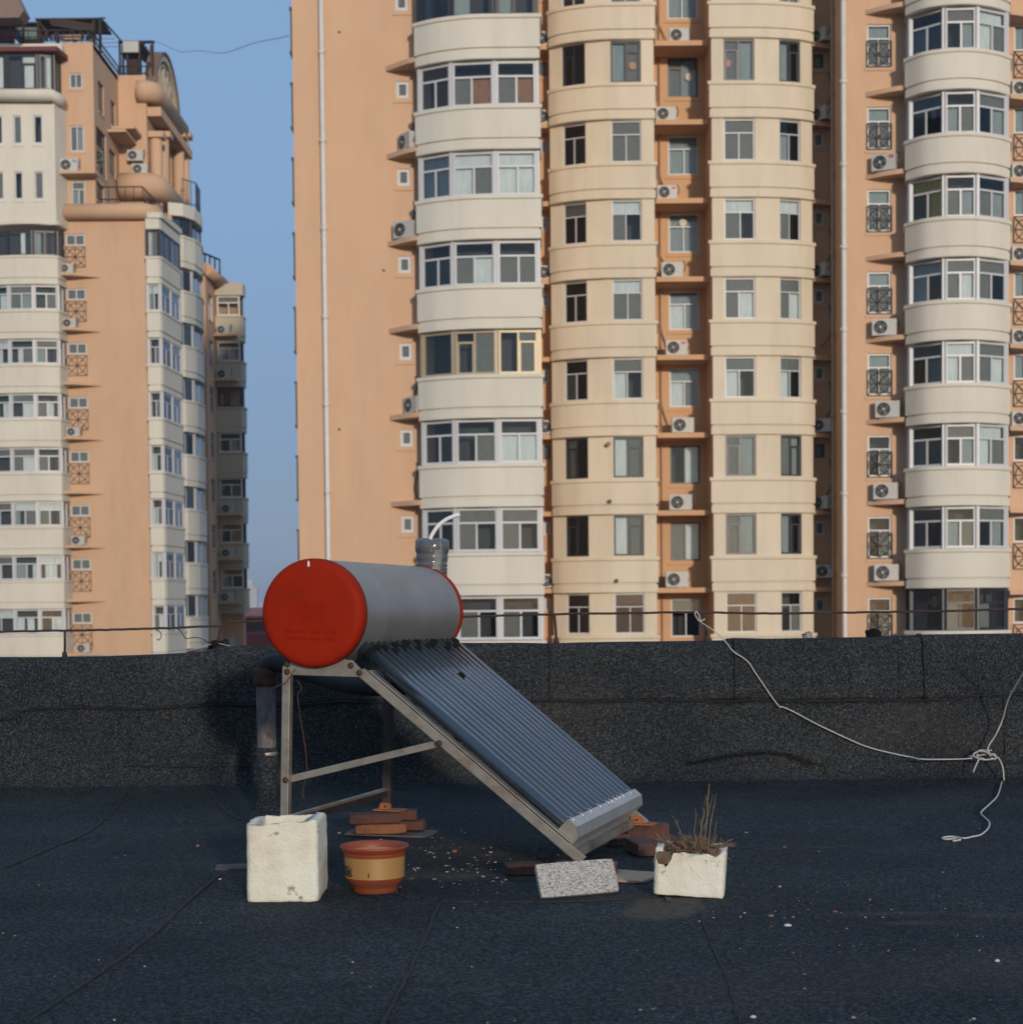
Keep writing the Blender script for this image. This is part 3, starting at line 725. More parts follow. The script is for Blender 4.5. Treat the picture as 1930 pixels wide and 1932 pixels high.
def glazed(O_list, zb, zt, frame, style, looks=None, b=.1):
    fm, pm, cm, dm = MB(), MB(), MB(), MB()
    for i in range(len(O_list) - 1):
        a, bb = Vector(O_list[i]), Vector(O_list[i+1]); L = (bb - a).length; u = (bb - a) / L
        T = TI @ frameT(a, u)
        for q in (fm, pm, cm, dm): q.T = T
        win_into(fm, pm, cm, .03, L - .03, zb + .02, zt - .02, style[i % len(style)], rt, y=.02, looks=looks, b=b)
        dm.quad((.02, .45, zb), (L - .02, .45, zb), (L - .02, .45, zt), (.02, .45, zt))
        fm.box(-.07, .05, -.01, .1, zb + .01, zt - .01); fm.box(L - .05, L + .07, -.012, .102, zb + .01, zt - .01)
    for q in (fm, pm, cm, dm): q.T = None
    f = fm.build('glazed_balcony', M[frame], tw); pm.build('pane', M['glass'], f)
    if cm.f: cm.build('curtain', [M[c] for c in CURT], f)
    dm.build('room_wall', M['dark_room'], f)
glazed([(fx0 - .2, 90.3), (TX(12, 90.3, 140), 90.25), (TX(72, 90.3, 140), 90.25), (TX(101, 90.4, 140), 90.4), (TX(114, 91.5, 140), 91.5)], zT[2] - .1, zT[1], 'dark_frame', ['DL', 'DR', 'R2', 'R2'], looks=[None, 'c_white', 'c_teal'], b=.12)
# ribbon bays: left (TB1) and right (RB1, RB2)
def tbay(path, inner, zf, ks, hw, style, darks=(0,), looks=None, b=.085):
    for k in ks:
        z = zf(k); hp = (zf(k) - zf(k+1)) - hw
        m = MB(); m.sweep(path, panel_sec(z, hp))
        poly = [m.pt((x, y, z - .02)) for x, y in path]; m.face(poly[::-1])
        poly = [m.pt((x, y, z - hp + .02)) for x, y in path]; m.face(poly)
        tpart(m, 'balcony_parapet', M['white_wall'])
        glazed(inner, z, zf(k) + hw, 'dark_frame' if k in darks else 'upvc', style if k not in darks else ['R2'], looks, b)
zTB = zlev(80, ((0, 483), (7, 1196)), 90.6)
hT = 48 / 102.5 * (zTB(0) - zTB(1))
def TP(l): return [(TX(px, Z), Z) for px, Z in l]
pth = arc_path(TP([(-70, 91.2), (-30, 90.6), (20, 90.3), (70, 90.25), (113, 90.5)]), 4) + [(TX(119, 90.9), 90.75), (TX(130, 91.6), 91.6)]
tbay(pth, TP([(-60, 91.2), (-32, 90.9), (19, 90.45), (66, 90.4), (112, 90.62), (122, 91.5)]), zTB, range(0, 8), hT, ['T2'])
m = MB(); m.sweep(pth, [(-.2, zT[4] + .25), (.1, zT[4] + .25), (.1, zT[4] + .05), (-.25, zT[4])]); tpart(m, 'moulding', M['white_wall'])
zR = zlev(285, ((0, 487), (7, 1192)), 91.6)
XR = TX(277, 91.6) + .0
rb = [(TX(279, 91.55), 91.6), (TX(280, 91.2), 91.05), (TX(305, 91.2), 91.05), (TX(309, 91.3), 91.25), (TX(309, 91.3) + .25, 95.2)]
ri = [(TX(281, 91.2), 91.2), (TX(305, 91.2), 91.2), (TX(305, 91.2) + .2, 93.1), (TX(305, 91.2) + .32, 95.1)]
tbay(rb, ri, zR, range(0, 8), 50 / 100.7 * (zR(0) - zR(1)), ['T2'], b=.06)
m = MB(); z9 = TZ(285, 431, 91); m.prism(rb + [(rb[0][0], 95.2)], z9, z9 + .55, 'z'); m.prism([(x + (.12 if i else 0), y - .1) for i, (x, y) in enumerate(rb)] + [(rb[0][0], 95.1)], z9 + .56, z9 + .85, 'z'); tpart(m, 'balcony_roof', M['white_wall'])
xb = TX(332, 98)
rb2 = [(xb, 96.5), (xb + .75, 96.9), (xb + 1.2, 98), (xb + 1.3, 99.5), (xb + 1.1, 101), (xb + .2, 102)]
ri2 = [(xb + .2, 96.7), (xb + 1.0, 98), (xb + 1.0, 101)]
zR2b = zlev(350, ((-1, 448), (6, 1165)), 97.5)
tbay(rb2, ri2, zR2b, range(-1, 7), .42 * (zR2b(0) - zR2b(1)), ['R2'], darks=(-1,), b=.06)
z9 = TZ(340, 412, 97.5); m = MB(); m.prism(rb2, z9, z9 + .7, 'z'); tpart(m, 'balcony_roof', M['white_wall'])
wm = MB(); wall(wm, (xr, 96.4), (1, 0), xb + .2 - xr, BASE, z9); wall(wm, (xb + .2, 96.4), (0, 1), 8, BASE, z9); tpart(wm, 'side_wall', [M['orange_tower'], M['dark_room']])
# little ledges + terrace rails
for k in range(0, 8):
    z = lvT(k) - 1.55
    m = MB(); m.prism([(xl - .1, 91.59), (xl - .1, 90.75), (xl + .5, 90.8), (xl + 1.9, 91.59)], z - .14, z, 'z'); tpart(m, 'ledge', M['orange_tower'])
for k, xx, nm in ((0, 130, 'with a cable above it'), (1, 133, ''), (3, 137, ''), (5, 142, ''), (7, 148, '')):
    ac_unit(TX(xx, 91.1), 91.1, lvT(k) - 1.53, 0, f'small air conditioner beside the left tower barred windows, {ORD[(0, 1, 3, 5, 7).index(k)]}', 'air conditioners on the left tower', .85)
def railing(pts, h, n, r=.035, name='railing', mat='iron'):
    m = MB()
    for a, b in zip(pts[:-1], pts[1:]):
        a = Vector(a); b = Vector(b)
        for t in (h, .15): m.tube([a + Vector((0, 0, t)), b + Vector((0, 0, t))], r, 6)
        L = (b - a).length; q = max(2, int(L * n))
        for i in range(q + 1): p = a.lerp(b, i / q); m.tube([p, p + Vector((0, 0, h))], r * .6, 5)
    return tpart(m, name, M[mat])
railing([(-32, 91.2, zRoof), (XC, 91.2, zRoof), (XC + .05, 97.2, zRoof)], .5, 2.2)
railing([(XC, 97.6, zP), (XP, 97.6, zP), (XP, 100, zP)], .55, 3)
railing([(TX(188, 91.2, 380), 91.3, zA + .3), (TX(268, 91.2, 380), 91.3, zA + .3), (TX(268, 91.2, 380) + .1, 96, zA + .3)], .8, 2.5)
railing([(XP + .9, 103, TZ(350, 385, 103)), (XP + 1.5, 104, TZ(350, 385, 103)), (XP + 1.4, 106, TZ(350, 385, 103))], 1.5, 3)
# terrace structures
wood = simple('dark terrace timber', (.035, .018, .015), .8, var=.3)
m = MB(); z = zRoof
def tb(pa, pb, ya, yb, Z0, Z1, mm=None):
    (mm or m).box(TX(pa, Z0, ya), TX(pb, Z0, ya), Z0, Z1, TZ(100, yb, Z0), TZ(100, ya, Z0))
tb(66, 190, 33, 36, 92.5, 95)
m.beam(P(82, 38, 93), P(190, 36, 93), .1, .1); m.beam(P(98, 37, 92.6), P(113, 56, 92.6), .25, .35); m.beam(P(103, 43, 92.4), P(180, 55, 92.4), .5, .42)
for px in (74, 108, 140, 176, 188): m.box(TX(px, 92.6, 50) - .07, TX(px, 92.6, 50) + .07, 92.6, 92.74, zRoof - .2, TZ(100, 36, 92.6))
m.beam(P(72, 40, 92.4), P(92, 62, 92.4), .1, .1)
tb(-20, 74, 40, 43, 92.6, 95); 
for px in (-5, 20, 44, 72): m.box(TX(px, 92.6, 50) - .06, TX(px, 92.6, 50) + .06, 92.5, 92.62, zRoof - .2, TZ(100, 43, 92.6))
tpart(m, 'terrace_pergola', wood)
m = MB(); tb(28, 70, 46, 72, 93, 94.5); tpart(m, 'terrace_shed', simple('greenish terrace glazing', (.12, .17, .17), .4))
m = MB(); tb(-20, 24, 54, 76, 91.8, 92.2); tpart(m, 'terrace_screen', simple('red screen', (.16, .02, .02), .6))
m = MB()
for i in range(26):
    px = 74 + i * 4.2; m.beam(P(px, 77, 92.2), P(px + rt.uniform(-5, 5), rt.uniform(57, 68), 92.2), rt.uniform(.06, .3), .05)
tpart(m, 'terrace_clutter', wood)
m = MB(); tb(118, 152, 65, 74, 91.9, 92.1); tpart(m, 'planter_box', M['pipe_brown'])
m = MB(); z = zP
for px in (226, 240, 263, 288): m.box(TX(px, 98, 110) - .06, TX(px, 98, 110) + .06, 98, 98.12, z, TZ(260, 80, 98))
for px in (232, 262, 285): m.box(TX(px, 100.5, 110) - .06, TX(px, 100.5, 110) + .06, 100.5, 100.62, z, TZ(260, 84, 100.5))
for i in range(9): m.beam((TX(262, 98), 98.0 + i*.34, TZ(260, 80, 98) - .02*i), (TX(262, 98) + .55 + .045*i, 98.0 + i*.34, TZ(260, 79, 98) - .05*i), .05, .14)
tb(222, 290, 77, 80, 98.2, 98.5); tb(228, 262, 100, 101.5, 98.2, 99.5)
tb(240, 262, 104, 138, 98.6, 99.4); tb(275, 288, 118, 138, 98.3, 98.8)
tpart(m, 'terrace_pergola', wood)
m = MB(); tb(232, 261, 78, 99, 97.8, 97.9); tpart(m, 'terrace_sheet', M['ac_white'])
m = MB()
m.tube([P(189, 82, 92), P(188, 33, 92)], .045, 6); m.tube([P(192, 35, 92), P(229, 77, 98)], .05, 6); m.tube([P(189, 33, 92), P(199, 33, 92)], .04, 6)
for i in range(6): m.tube([P(190, 48 + i*8, 92), P(203 + i*4.5, 51 + i*7.2, 94)], .02, 4)
tpart(m, 'terrace_frame', M['iron'])
m = MB(); c = TX(-10, 88, 15); zt = TZ(10, 32, 88)
m.v = []; m.prism([(TX(-60, 88, 0), zt - .05), (TX(36, 88, 33), zt), (TX(45, 88, 25), zt + .35), (TX(22, 88, 0), zt + 1.6), (TX(-60, 88, 0), zt + 4)], 88, 89.2, 'y'); tpart(m, 'upper_roof', simple('weathered roof edge', (.2, .14, .12), .9))
m = MB(); m.box(TX(-60, 88, 0), TX(-12, 88, 0), 88.3, 89, zRoof, zt); tpart(m, 'stair_tower', M['orange_tower'])
c1 = P(143, 320, 91.1); m = MB(); m.box(c1.x - 1.0, c1.x + 1.1, 90.7, 91.59, TZ(143, 324, 91) - .14, TZ(143, 324, 91)); tpart(m, 'ledge', M['orange_tower'])
ac_unit(TX(130, 91, 320), 91.05, TZ(143, 323, 91), radians(5), 'white air conditioner with blue sticker on a stub ledge beside the tower drum', 'air conditioners on the left tower', 1.15, sticker='ac_blue')
m = MB(); q = TZ(230, 345, 96); m.box(XC + .01, XC + 1.3, 95.5, 97.3, q + 3.0 - .15, q + 3.0); tpart(m, 'ledge', M['orange_tower'])
zx = TZ(220, 256, 96)
m = MB(); m.box(XC + .01, XC + 1.0, 94.6, 97.2, zx - .15, zx); tpart(m, 'ledge', M['orange_tower'])
ac_unit(XC + .55, 96.3, zx + .02, radians(75), 'small air conditioner turned sideways on a ledge of the tower side face', 'air conditioners on the left tower', .9)
for i, (px, py) in enumerate(((255, 303), (264, 329))):
    c = P(px, py, 97.0); ac_unit(c.x, 97.05, c.z, radians(4), ('upper' if i == 0 else 'lower') + ' air conditioner of the pair on the pier above the round tower cornice', 'air conditioners on the left tower', 1.05)

# ================================================================== third block, behind
t3 = empty('far_apartment_block', (-17, 112, BASE), 'narrow orange block with beige balconies in shade, partly behind the left tower', 'apartment block')
SI = Matrix.Translation((17, -112, -BASE))
def spart(m, name, mat): m.v = [SI @ v for v in m.v]; return m.build(name, mat, t3)
zt3 = TZ(385, 505, 110); xa, xb3 = TX(368, 110), TX(390, 110); xe = TX(452, 114.7)
beige = stucco('beige stucco in the far block', (.45, .40, .31))
osh = stucco('dull orange stucco', (.54, .335, .21))
wm = MB(); wall(wm, (xa, 110), (1, 0), xb3 - xa, BASE, zt3)
zS = zlev(400, ((0, 603), (6, 1122)), 112)
hl = [(1.2, 3.0, zS(k), zS(k) + 1.6) for k in range(7)]
wall(wm, (xb3, 110), (-.02, 1), 5, BASE, zt3, hl); 
e = Vector((xb3, 110)) + Vector((-.02, 1)).normalized() * 5
wall(wm, (e.x, e.y), (1, 0), xe - e.x, BASE, zt3); wall(wm, (xe, e.y), (0, 1), .6, BASE, zt3)
spart(wm, 'wall', [osh, M['dark_room']])
for h in hl: 
    f = window(t3, (xb3 + 17, 110 - 112), (-.02, 1), h[0], h[1], h[2] - BASE, h[3] - BASE, 'T2', rt, frame='upvc', looks=[None, 'c_grey'])
m = MB(); q = zt3 - .1
m.tube([(xa - .2, 109.8, q), (xb3 + .1, 109.8, q)], .38, 12); m.tube([(xb3 + .1, 109.8, q), (e.x + .4, e.y, q)], .38, 12); spart(m, 'cornice', osh)
m = MB()
for a, b in (((xa, 110, zt3), (xb3, 110, zt3)), ((xb3, 110, zt3), (xb3 + .6, 112, zt3))):
    a, b = Vector(a), Vector(b); m.tube([a + Vector((0, 0, .9)), b + Vector((0, 0, .9))], .07, 6)
    for i in range(4): p = a.lerp(b, i/3); m.tube([p, p + Vector((0, 0, .9))], .06, 5)
spart(m, 'railing', M['iron'])
yb = e.y - .9
bx0, bx1 = TX(406, yb), TX(455, yb)
zBf = zlev(430, ((0, 595), (6, 1110)), yb)
for k in range(-1, 7):
    z = zBf(k); hp = (zBf(0) - zBf(1)) * .56
    if k >= 0:
        m = MB(); m.sweep([(bx0, yb + .9), (bx0, yb), (bx1, yb), (bx1 + .15, yb + .3), (bx1 + .15, yb + 1.2)], panel_sec(z, hp) if k >= 0 else []); m.box(bx0, bx1, yb + .02, yb + .8, z - hp + .01, z - .03); spart(m, 'balcony_parapet', beige)
        fm, pm, cm, dm = MB(), MB(), MB(), MB()
        T = SI @ frameT((bx0 + .15, yb + .12), (1, 0))
        for q in (fm, pm, cm, dm): q.T = T
        L = bx1 - bx0 - .2; zt = zBf(k) + (zBf(0) - zBf(1)) * .44
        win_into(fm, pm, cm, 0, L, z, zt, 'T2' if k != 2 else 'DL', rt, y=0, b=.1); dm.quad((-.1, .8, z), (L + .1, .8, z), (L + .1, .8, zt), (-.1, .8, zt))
        for q in (fm, pm, cm, dm): q.T = None
        f = fm.build('glazed_balcony', M['dark_frame' if k == 2 else 'pipe_white'], t3); pm.build('pane', M['glass'], f)
        if cm.f: cm.build('curtain', [M[c] for c in CURT], f)
        dm.build('room_wall', M['dark_room'], f)
z = zBf(-1); m = MB(); zz = zBf(0) + (zBf(0) - zBf(1)) * .44; m.box(bx0 - .1, bx1 + .2, yb - .1, yb + 1, zz, zz + .75); spart(m, 'balcony_roof', beige)
for i, (px, py) in enumerate(((421, 630), (422, 714), (430, 968), (430, 1052), (428, 1135), (430, 1220))):
    c = P(px, py, yb - .6)
    m = MB(); m.box(c.x - .7, c.x + .9, yb - .95, yb - .06, c.z - .16, c.z - .02); spart(m, 'ledge', osh)
    ac_unit(c.x, yb - .5, c.z, 0, f'small air conditioner on the beige balconies of the far block, {ORD[i]}', 'air conditioners on the far block', 1.05)

# ================================================================== distance
red = simple('red brick far', (.4, .12, .09), .9); redr = simple('red tiles far', (.45, .17, .12), .9)
def hs(px0, px1, py, Z): a = P(px0, py, Z); b = P(px1, py, Z); return a.x, b.x, a.z
x0_, x1_, zt_ = hs(455, 520, 1151, 150); xm_, _, zt2 = hs(455, 520, 1195, 145)
rb_ = empty('red_roofed_building', ((x0_ + x1_) / 2, 150, BASE), 'low red building with tiled roof in the gap left of the red cap', 'building')
def rpart(m, n, mt): m.v = [Vector(v) - rb_.location for v in m.v]; return m.build(n, mt, rb_)
m = MB(); m.box(x0_ - 4, x1_ + 4, 150, 160, BASE, zt_ - .5); rpart(m, 'wall', red)
m = MB(); m.prism([(149.4, zt_ - .7), (149.4, zt_ - .5), (155, zt_ + .2), (160.6, zt_ - .5), (160.6, zt_ - .7)], x0_ - 4.3, x1_ + 4.3, 'x'); rpart(m, 'roof', redr)
for i in range(7):
    m = MB(); m.box(x0_ + .3 + i*.55, x0_ + .55 + i*.55, 149.75, 149.97, zt_ - 2.1, zt_ - .85); rpart(m, 'window', M['dark_room'])
m = MB(); m.box(x0_ - 4, x1_ + 4, 145, 149, BASE, zt2); rpart(m, 'front_wing', simple('dark red wall far', (.22, .04, .05), .9))
def far_tower(px0, px1, py, Z, label, step=None):
    a, b, zt = hs(px0, px1, py, Z); w = b - a
    e = empty('distant_tower', ((a + b) / 2, Z, BASE), label, 'tower'); H = zt - BASE
    wmat = simple('pale far wall', (.42, .41, .42), .9)
    m = MB(); m.box(-w/2, w*.15, 0, w, 0, H); m.box(w*.151, w/2, .5, w, 0, H * 1 - (H * .12)); m.box(-w*.38, -w*.05, 2, w*.7, H + .01, H + w*.14); m.build('wall', wmat, e)
    for c in range(3):
        for r in range(12):
            m = MB(); x = -w*.36 + c*w*.26; z = H - w*.35 - r * w * .17
            if z < 20: continue
            m.box(x, x + w*.1, -.12 if c < 2 else .38, -.02 if c < 2 else .48, z - w*.1, z); m.build('window', M['c_teal'], e)
    return e
far_tower(465, 484, 1096, 1500, 'pale high rise faint in the haze, taller of the two between the blocks')
far_tower(489, 497, 1137, 1700, 'faint lower high rise in the haze right beside the taller pale one')

# ================================================================== ground far below
gm = MB(); gm.quad((-3000, -300, 0), (3000, -300, 0), (3000, 5000, 0), (-3000, 5000, 0))
g = gm.build('ground', simple('street level ground', (.09, .085, .08), .95, coord='World', scale=.2)); g.location = (0, 0, BASE - .02); tag(g, kind='structure')
# wire across the sky
m = MB(); a = P(292, 78, 98); b = P(545, 62, 57)
pts = []
for i in range(25):
    t = i / 24; p = a.lerp(b, t); p.z -= 1.1 * 4 * t * (1 - t) * .55; p.z += .07 * sin(t * 17); pts.append(p)
m.tube(pts, .012, 5); o = m.build('overhead_wire', M['hose']); tag(o, 'thin wavy wire sagging across the blue sky between the two tall buildings', 'wire')
# ================================================================== foreground materials
def membrane(name, dark, mid, light, s=1., stain=True, sz=(1, 1, 1)):
    m, nt, bs = mat_new(name)
    g = N(nt, 'ShaderNodeNewGeometry'); mp = N(nt, 'ShaderNodeMapping'); mp.inputs['Scale'].default_value = sz; nt.links.new(g.outputs['Position'], mp.inputs[0])
    v = N(nt, 'ShaderNodeTexVoronoi'); v.inputs['Scale'].default_value = 95 * s; nt.links.new(mp.outputs[0], v.inputs['Vector'])
    sp = N(nt, 'ShaderNodeSeparateColor'); nt.links.new(v.outputs['Color'], sp.inputs[0])
    n1 = N(nt, 'ShaderNodeTexNoise'); n1.inputs['Scale'].default_value = 46 * s; n1.inputs['Detail'].default_value = 3; n1.inputs['Roughness'].default_value = .8; nt.links.new(mp.outputs[0], n1.inputs['Vector'])
    ad = N(nt, 'ShaderNodeMath', operation='MULTIPLY_ADD'); nt.links.new(sp.outputs[0], ad.inputs[0]); ad.inputs[1].default_value = .55
    m2 = N(nt, 'ShaderNodeMath', operation='MULTIPLY'); nt.links.new(n1.outputs[0], m2.inputs[0]); m2.inputs[1].default_value = .6
    nt.links.new(m2.outputs[0], ad.inputs[2])
    c = ramp(nt, ad.outputs[0], [(.22, dark), (.52, mid), (.76, light), (.9, tuple(x * 1.9 for x in light))])
    hue = ramp(nt, sp.outputs[1], [(.0, (.8, .95, 1.2)), (.5, (1, 1, 1)), (1, (1.2, 1.0, .8))])
    c = mixc(nt, 1., c, hue, 'MULTIPLY')
    n2 = N(nt, 'ShaderNodeTexNoise'); n2.inputs['Scale'].default_value = 1.3; n2.inputs['Detail'].default_value = 6; nt.links.new(g.outputs['Position'], n2.inputs['Vector'])
    c = mixc(nt, 1., c, ramp(nt, n2.outputs[0], [(.3, (.66, .69, .72)), (.7, (1.28, 1.22, 1.14))]), 'MULTIPLY')
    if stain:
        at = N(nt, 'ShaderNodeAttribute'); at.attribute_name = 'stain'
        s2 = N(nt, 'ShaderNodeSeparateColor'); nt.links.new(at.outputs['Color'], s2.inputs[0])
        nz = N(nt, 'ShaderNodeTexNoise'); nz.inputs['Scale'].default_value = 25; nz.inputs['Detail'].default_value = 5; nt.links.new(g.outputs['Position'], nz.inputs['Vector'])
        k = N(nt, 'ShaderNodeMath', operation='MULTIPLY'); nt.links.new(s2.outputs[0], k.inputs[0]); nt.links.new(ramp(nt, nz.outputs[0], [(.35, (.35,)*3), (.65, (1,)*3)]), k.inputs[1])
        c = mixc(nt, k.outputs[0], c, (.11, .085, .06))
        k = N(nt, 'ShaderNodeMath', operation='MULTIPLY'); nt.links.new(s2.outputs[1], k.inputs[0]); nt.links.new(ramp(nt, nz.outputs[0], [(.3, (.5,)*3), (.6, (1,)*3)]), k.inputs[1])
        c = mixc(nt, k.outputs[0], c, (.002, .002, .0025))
    nt.links.new(c, bs.inputs['Base Color']); bs.inputs['Roughness'].default_value = .85; bs.inputs['Specular IOR Level'].default_value = .16
    h = N(nt, 'ShaderNodeMath', operation='ADD'); nt.links.new(ad.outputs[0], h.inputs[0]); nt.links.new(n1.outputs[0], h.inputs[1])
    bump(nt, bs, h.outputs[0], .7, .006)
    return m
M['floor'] = membrane('roofing felt floor', (.0026, .0047, .0062), (.0115, .0175, .0222), (.038, .050, .058), 1.35)
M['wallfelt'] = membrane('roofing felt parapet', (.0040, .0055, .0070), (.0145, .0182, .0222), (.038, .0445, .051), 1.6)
M['tar'] = simple('bitumen seam', (.003, .003, .0035), .7, var=.3, scale=20)
M['steel'] = None
def tankmat():
    m, nt, bs = mat_new('brushed tank steel')
    f = tex(nt, 'noise', 7, 6, 'Object', (.6, 60, .6)); f2 = tex(nt, 'noise', 3, 5, 'Object')
    c = ramp(nt, f, [(.25, (.23, .225, .215)), (.75, (.345, .335, .315))])
    c = mixc(nt, 1., c, ramp(nt, f2, [(.3, (.85, .85, .86)), (.7, (1.08, 1.06, 1.03))]), 'MULTIPLY')
    # faded glue ghost of an old label: pale lozenge with bluish patches
    tc = N(nt, 'ShaderNodeTexCoord'); mp = N(nt, 'ShaderNodeMapping'); mp.vector_type = 'POINT'
    nt.links.new(tc.outputs['Object'], mp.inputs[0]); mp.inputs['Location'].default_value = (-.20 / .11, -.76 / .2, -1.08 / .075); mp.inputs['Scale'].default_value = (1 / .11, 1 / .2, 1 / .075)
    ln = N(nt, 'ShaderNodeVectorMath', operation='LENGTH'); nt.links.new(mp.outputs[0], ln.inputs[0])
    wob = N(nt, 'ShaderNodeMath', operation='ADD'); nt.links.new(ln.outputs['Value'], wob.inputs[0])
    nz = tex(nt, 'noise', 9, 2, 'Object'); nt.links.new(nz, wob.inputs[1])
    k = ramp(nt, wob.outputs[0], [(1.25, (1,)*3), (1.4, (0,)*3)]) if False else ramp(nt, wob.outputs[0], [(.55, (.22,)*3), (1.05, (0,)*3)])
    c = mixc(nt, k, c, (.42, .45, .50))
    nt.links.new(c, bs.inputs['Base Color']); bs.inputs['Metallic'].default_value = .55
    bs.inputs['Roughness'].default_value = .42
    r = ramp(nt, f, [(.3, (.36,)*3), (.7, (.5,)*3)]); nt.links.new(r, bs.inputs['Roughness'])
    bump(nt, bs, f, .25, .0015); return m
M['tank'] = tankmat()
M['cap'] = simple('red plastic end cap', (.25, .014, .003), .6, var=.07, scale=4, bmp=.0006, spec=.08, dirt=(.19, .012, .005), dscale=3.5)
M['cap_text'] = simple('red raised lettering', (.27, .012, .003), .7, var=.03, spec=.08)
M['galv'] = simple('dull galvanised steel', (.27, .25, .22), .5, .55, .16, 14, .0008, dirt=(.17, .12, .08), dscale=5)
M['alu'] = simple('brushed aluminium cover', (.47, .475, .485), .4, .6, .12, 3, .0006, stretch=(1, 14, 1))
M['dark_post'] = simple('dark steel', (.05, .035, .03), .5, .4, .3, 10)  # darker tone for the far rear post and some braces
M['rust'] = simple('rust', (.055, .027, .02), .9, 0, .4, 18, .003)
M['rust_orange'] = simple('orange primer bracket', (.27, .085, .028), .7, 0, .25, 12, .001)
M['rubber'] = simple('black rubber', (.008, .008, .009), .9, var=.2, spec=.1)
def tubemat():
    m, nt, bs = mat_new('evacuated glass tube')
    f = tex(nt, 'noise', 3, 4, 'Object', (1, 12, 1))
    nt.links.new(ramp(nt, f, [(.3, (.028, .048, .072)), (.7, (.048, .072, .10))]), bs.inputs['Base Color'])
    bs.inputs['Metallic'].default_value = .55; bs.inputs['Roughness'].default_value = .12
    bs.inputs['Coat Weight'].default_value = 1; bs.inputs['Coat Roughness'].default_value = .13; bs.inputs['Coat IOR'].default_value = 1.6
    return m
M['tube'] = tubemat()
def foammat():
    m, nt, bs = mat_new('weathered white foam')
    v = N(nt, 'ShaderNodeTexCoord'); a = tex(nt, 'noise', 4, 7, 'Object', rough=.7)
    c = ramp(nt, a, [(.32, (.52, .475, .365)), (.5, (.63, .61, .51)), (.7, (.68, .68, .62))])
    b = tex(nt, 'noise', 16, 3, 'Object'); k = ramp(nt, b, [(.66, (0,)*3), (.74, (.8,)*3)])
    c = mixc(nt, k, c, (.20, .15, .09))
    nt.links.new(c, bs.inputs['Base Color']); bs.inputs['Roughness'].default_value = .85
    bs.inputs['Subsurface Weight'].default_value = 0
    vo = tex(nt, 'voronoi', 130, coord='Object')
    ad = N(nt, 'ShaderNodeMath', operation='MULTIPLY_ADD'); nt.links.new(vo, ad.inputs[0]); ad.inputs[1].default_value = .5; nt.links.new(tex(nt, 'noise', 30, 6, 'Object'), ad.inputs[2])
    bump(nt, bs, ad.outputs[0], .6, .006); return m
M['foam'] = foammat()
M['soil'] = simple('dry soil', (.05, .042, .034), .95, 0, .4, 30, .004)
def brickmat(name, c, c2):
    m, nt, bs = mat_new(name)
    a = tex(nt, 'noise', 9, 8, 'Object', rough=.7)
    nt.links.new(ramp(nt, a, [(.3, c2), (.52, c), (.72, tuple(x * 1.25 for x in c))]), bs.inputs['Base Color']); bs.inputs['Roughness'].default_value = .9
    bump(nt, bs, tex(nt, 'noise', 60, 6, 'Object'), .6, .004); return m
M['brick_dark'] = brickmat('sooty brick', (.08, .034, .026), (.018, .014, .014))
M['brick'] = brickmat('brown red brick', (.22, .08, .045), (.07, .035, .025))
M['brick_orange'] = brickmat('orange brick', (.20, .075, .034), (.06, .028, .02))
M['board'] = simple('grey brown board', (.40, .27, .18), .85, 0, .25, 6, .002, stretch=(1, 8, 1))
M['tile'] = simple('dusty tile', (.075, .065, .065), .8, 0, .25, 8, .001)
M['terra'] = simple('terracotta plastic', (.22, .045, .018), .5, 0, .12, 8, dirt=(.13, .05, .03))
M['ochre'] = simple('ochre pot band', (.30, .165, .052), .5, 0, .07, 5)
M['pot_in'] = simple('dusty pot inside', (.33, .15, .09), .8, 0, .2, 7)
M['ink'] = simple('black ink', (.015, .014, .013), .6)
def granite():
    m, nt, bs = mat_new('speckled granite')
    v = tex(nt, 'vcol', 260, coord='Object'); s = N(nt, 'ShaderNodeSeparateColor'); nt.links.new(v, s.inputs[0])
    n_ = tex(nt, 'noise', 160, 3, 'Object', rough=.8)
    a = N(nt, 'ShaderNodeMath', operation='MULTIPLY_ADD'); nt.links.new(s.outputs[0], a.inputs[0]); a.inputs[1].default_value = .5; 
    b = N(nt, 'ShaderNodeMath', operation='MULTIPLY'); nt.links.new(n_, b.inputs[0]); b.inputs[1].default_value = .6; nt.links.new(b.outputs[0], a.inputs[2])
    c = ramp(nt, a.outputs[0], [(.3, (.06, .065, .08)), (.43, (.23, .23, .24)), (.6, (.38, .365, .345)), (.8, (.47, .45, .41))])
    nt.links.new(c, bs.inputs['Base Color']); bs.inputs['Roughness'].default_value = .6; return m
M['granite'] = granite()
M['rope'] = simple('off white cord', (.42, .41, .385), .8, 0, .15, 30)
M['rail'] = simple('rusty iron rod', (.034, .019, .015), .85, 0, .4, 20, .002)
M['castiron'] = simple('flaking cast iron', (.12, .11, .11), .8, 0, .5, 30, .004, dirt=(.03, .02, .018), dscale=22, stretch=(1, 1, .35))
M['hose_black'] = simple('black ribbed hose', (.010, .012, .015), .75, 0, .2)
M['hose_white'] = simple('white plastic hose', (.72, .73, .72), .45)
M['straw'] = simple('dry stem', (.20, .14, .075), .85, 0, .25, 20)
M['root'] = simple('dry red brown roots', (.15, .095, .06), .9, 0, .35, 20)
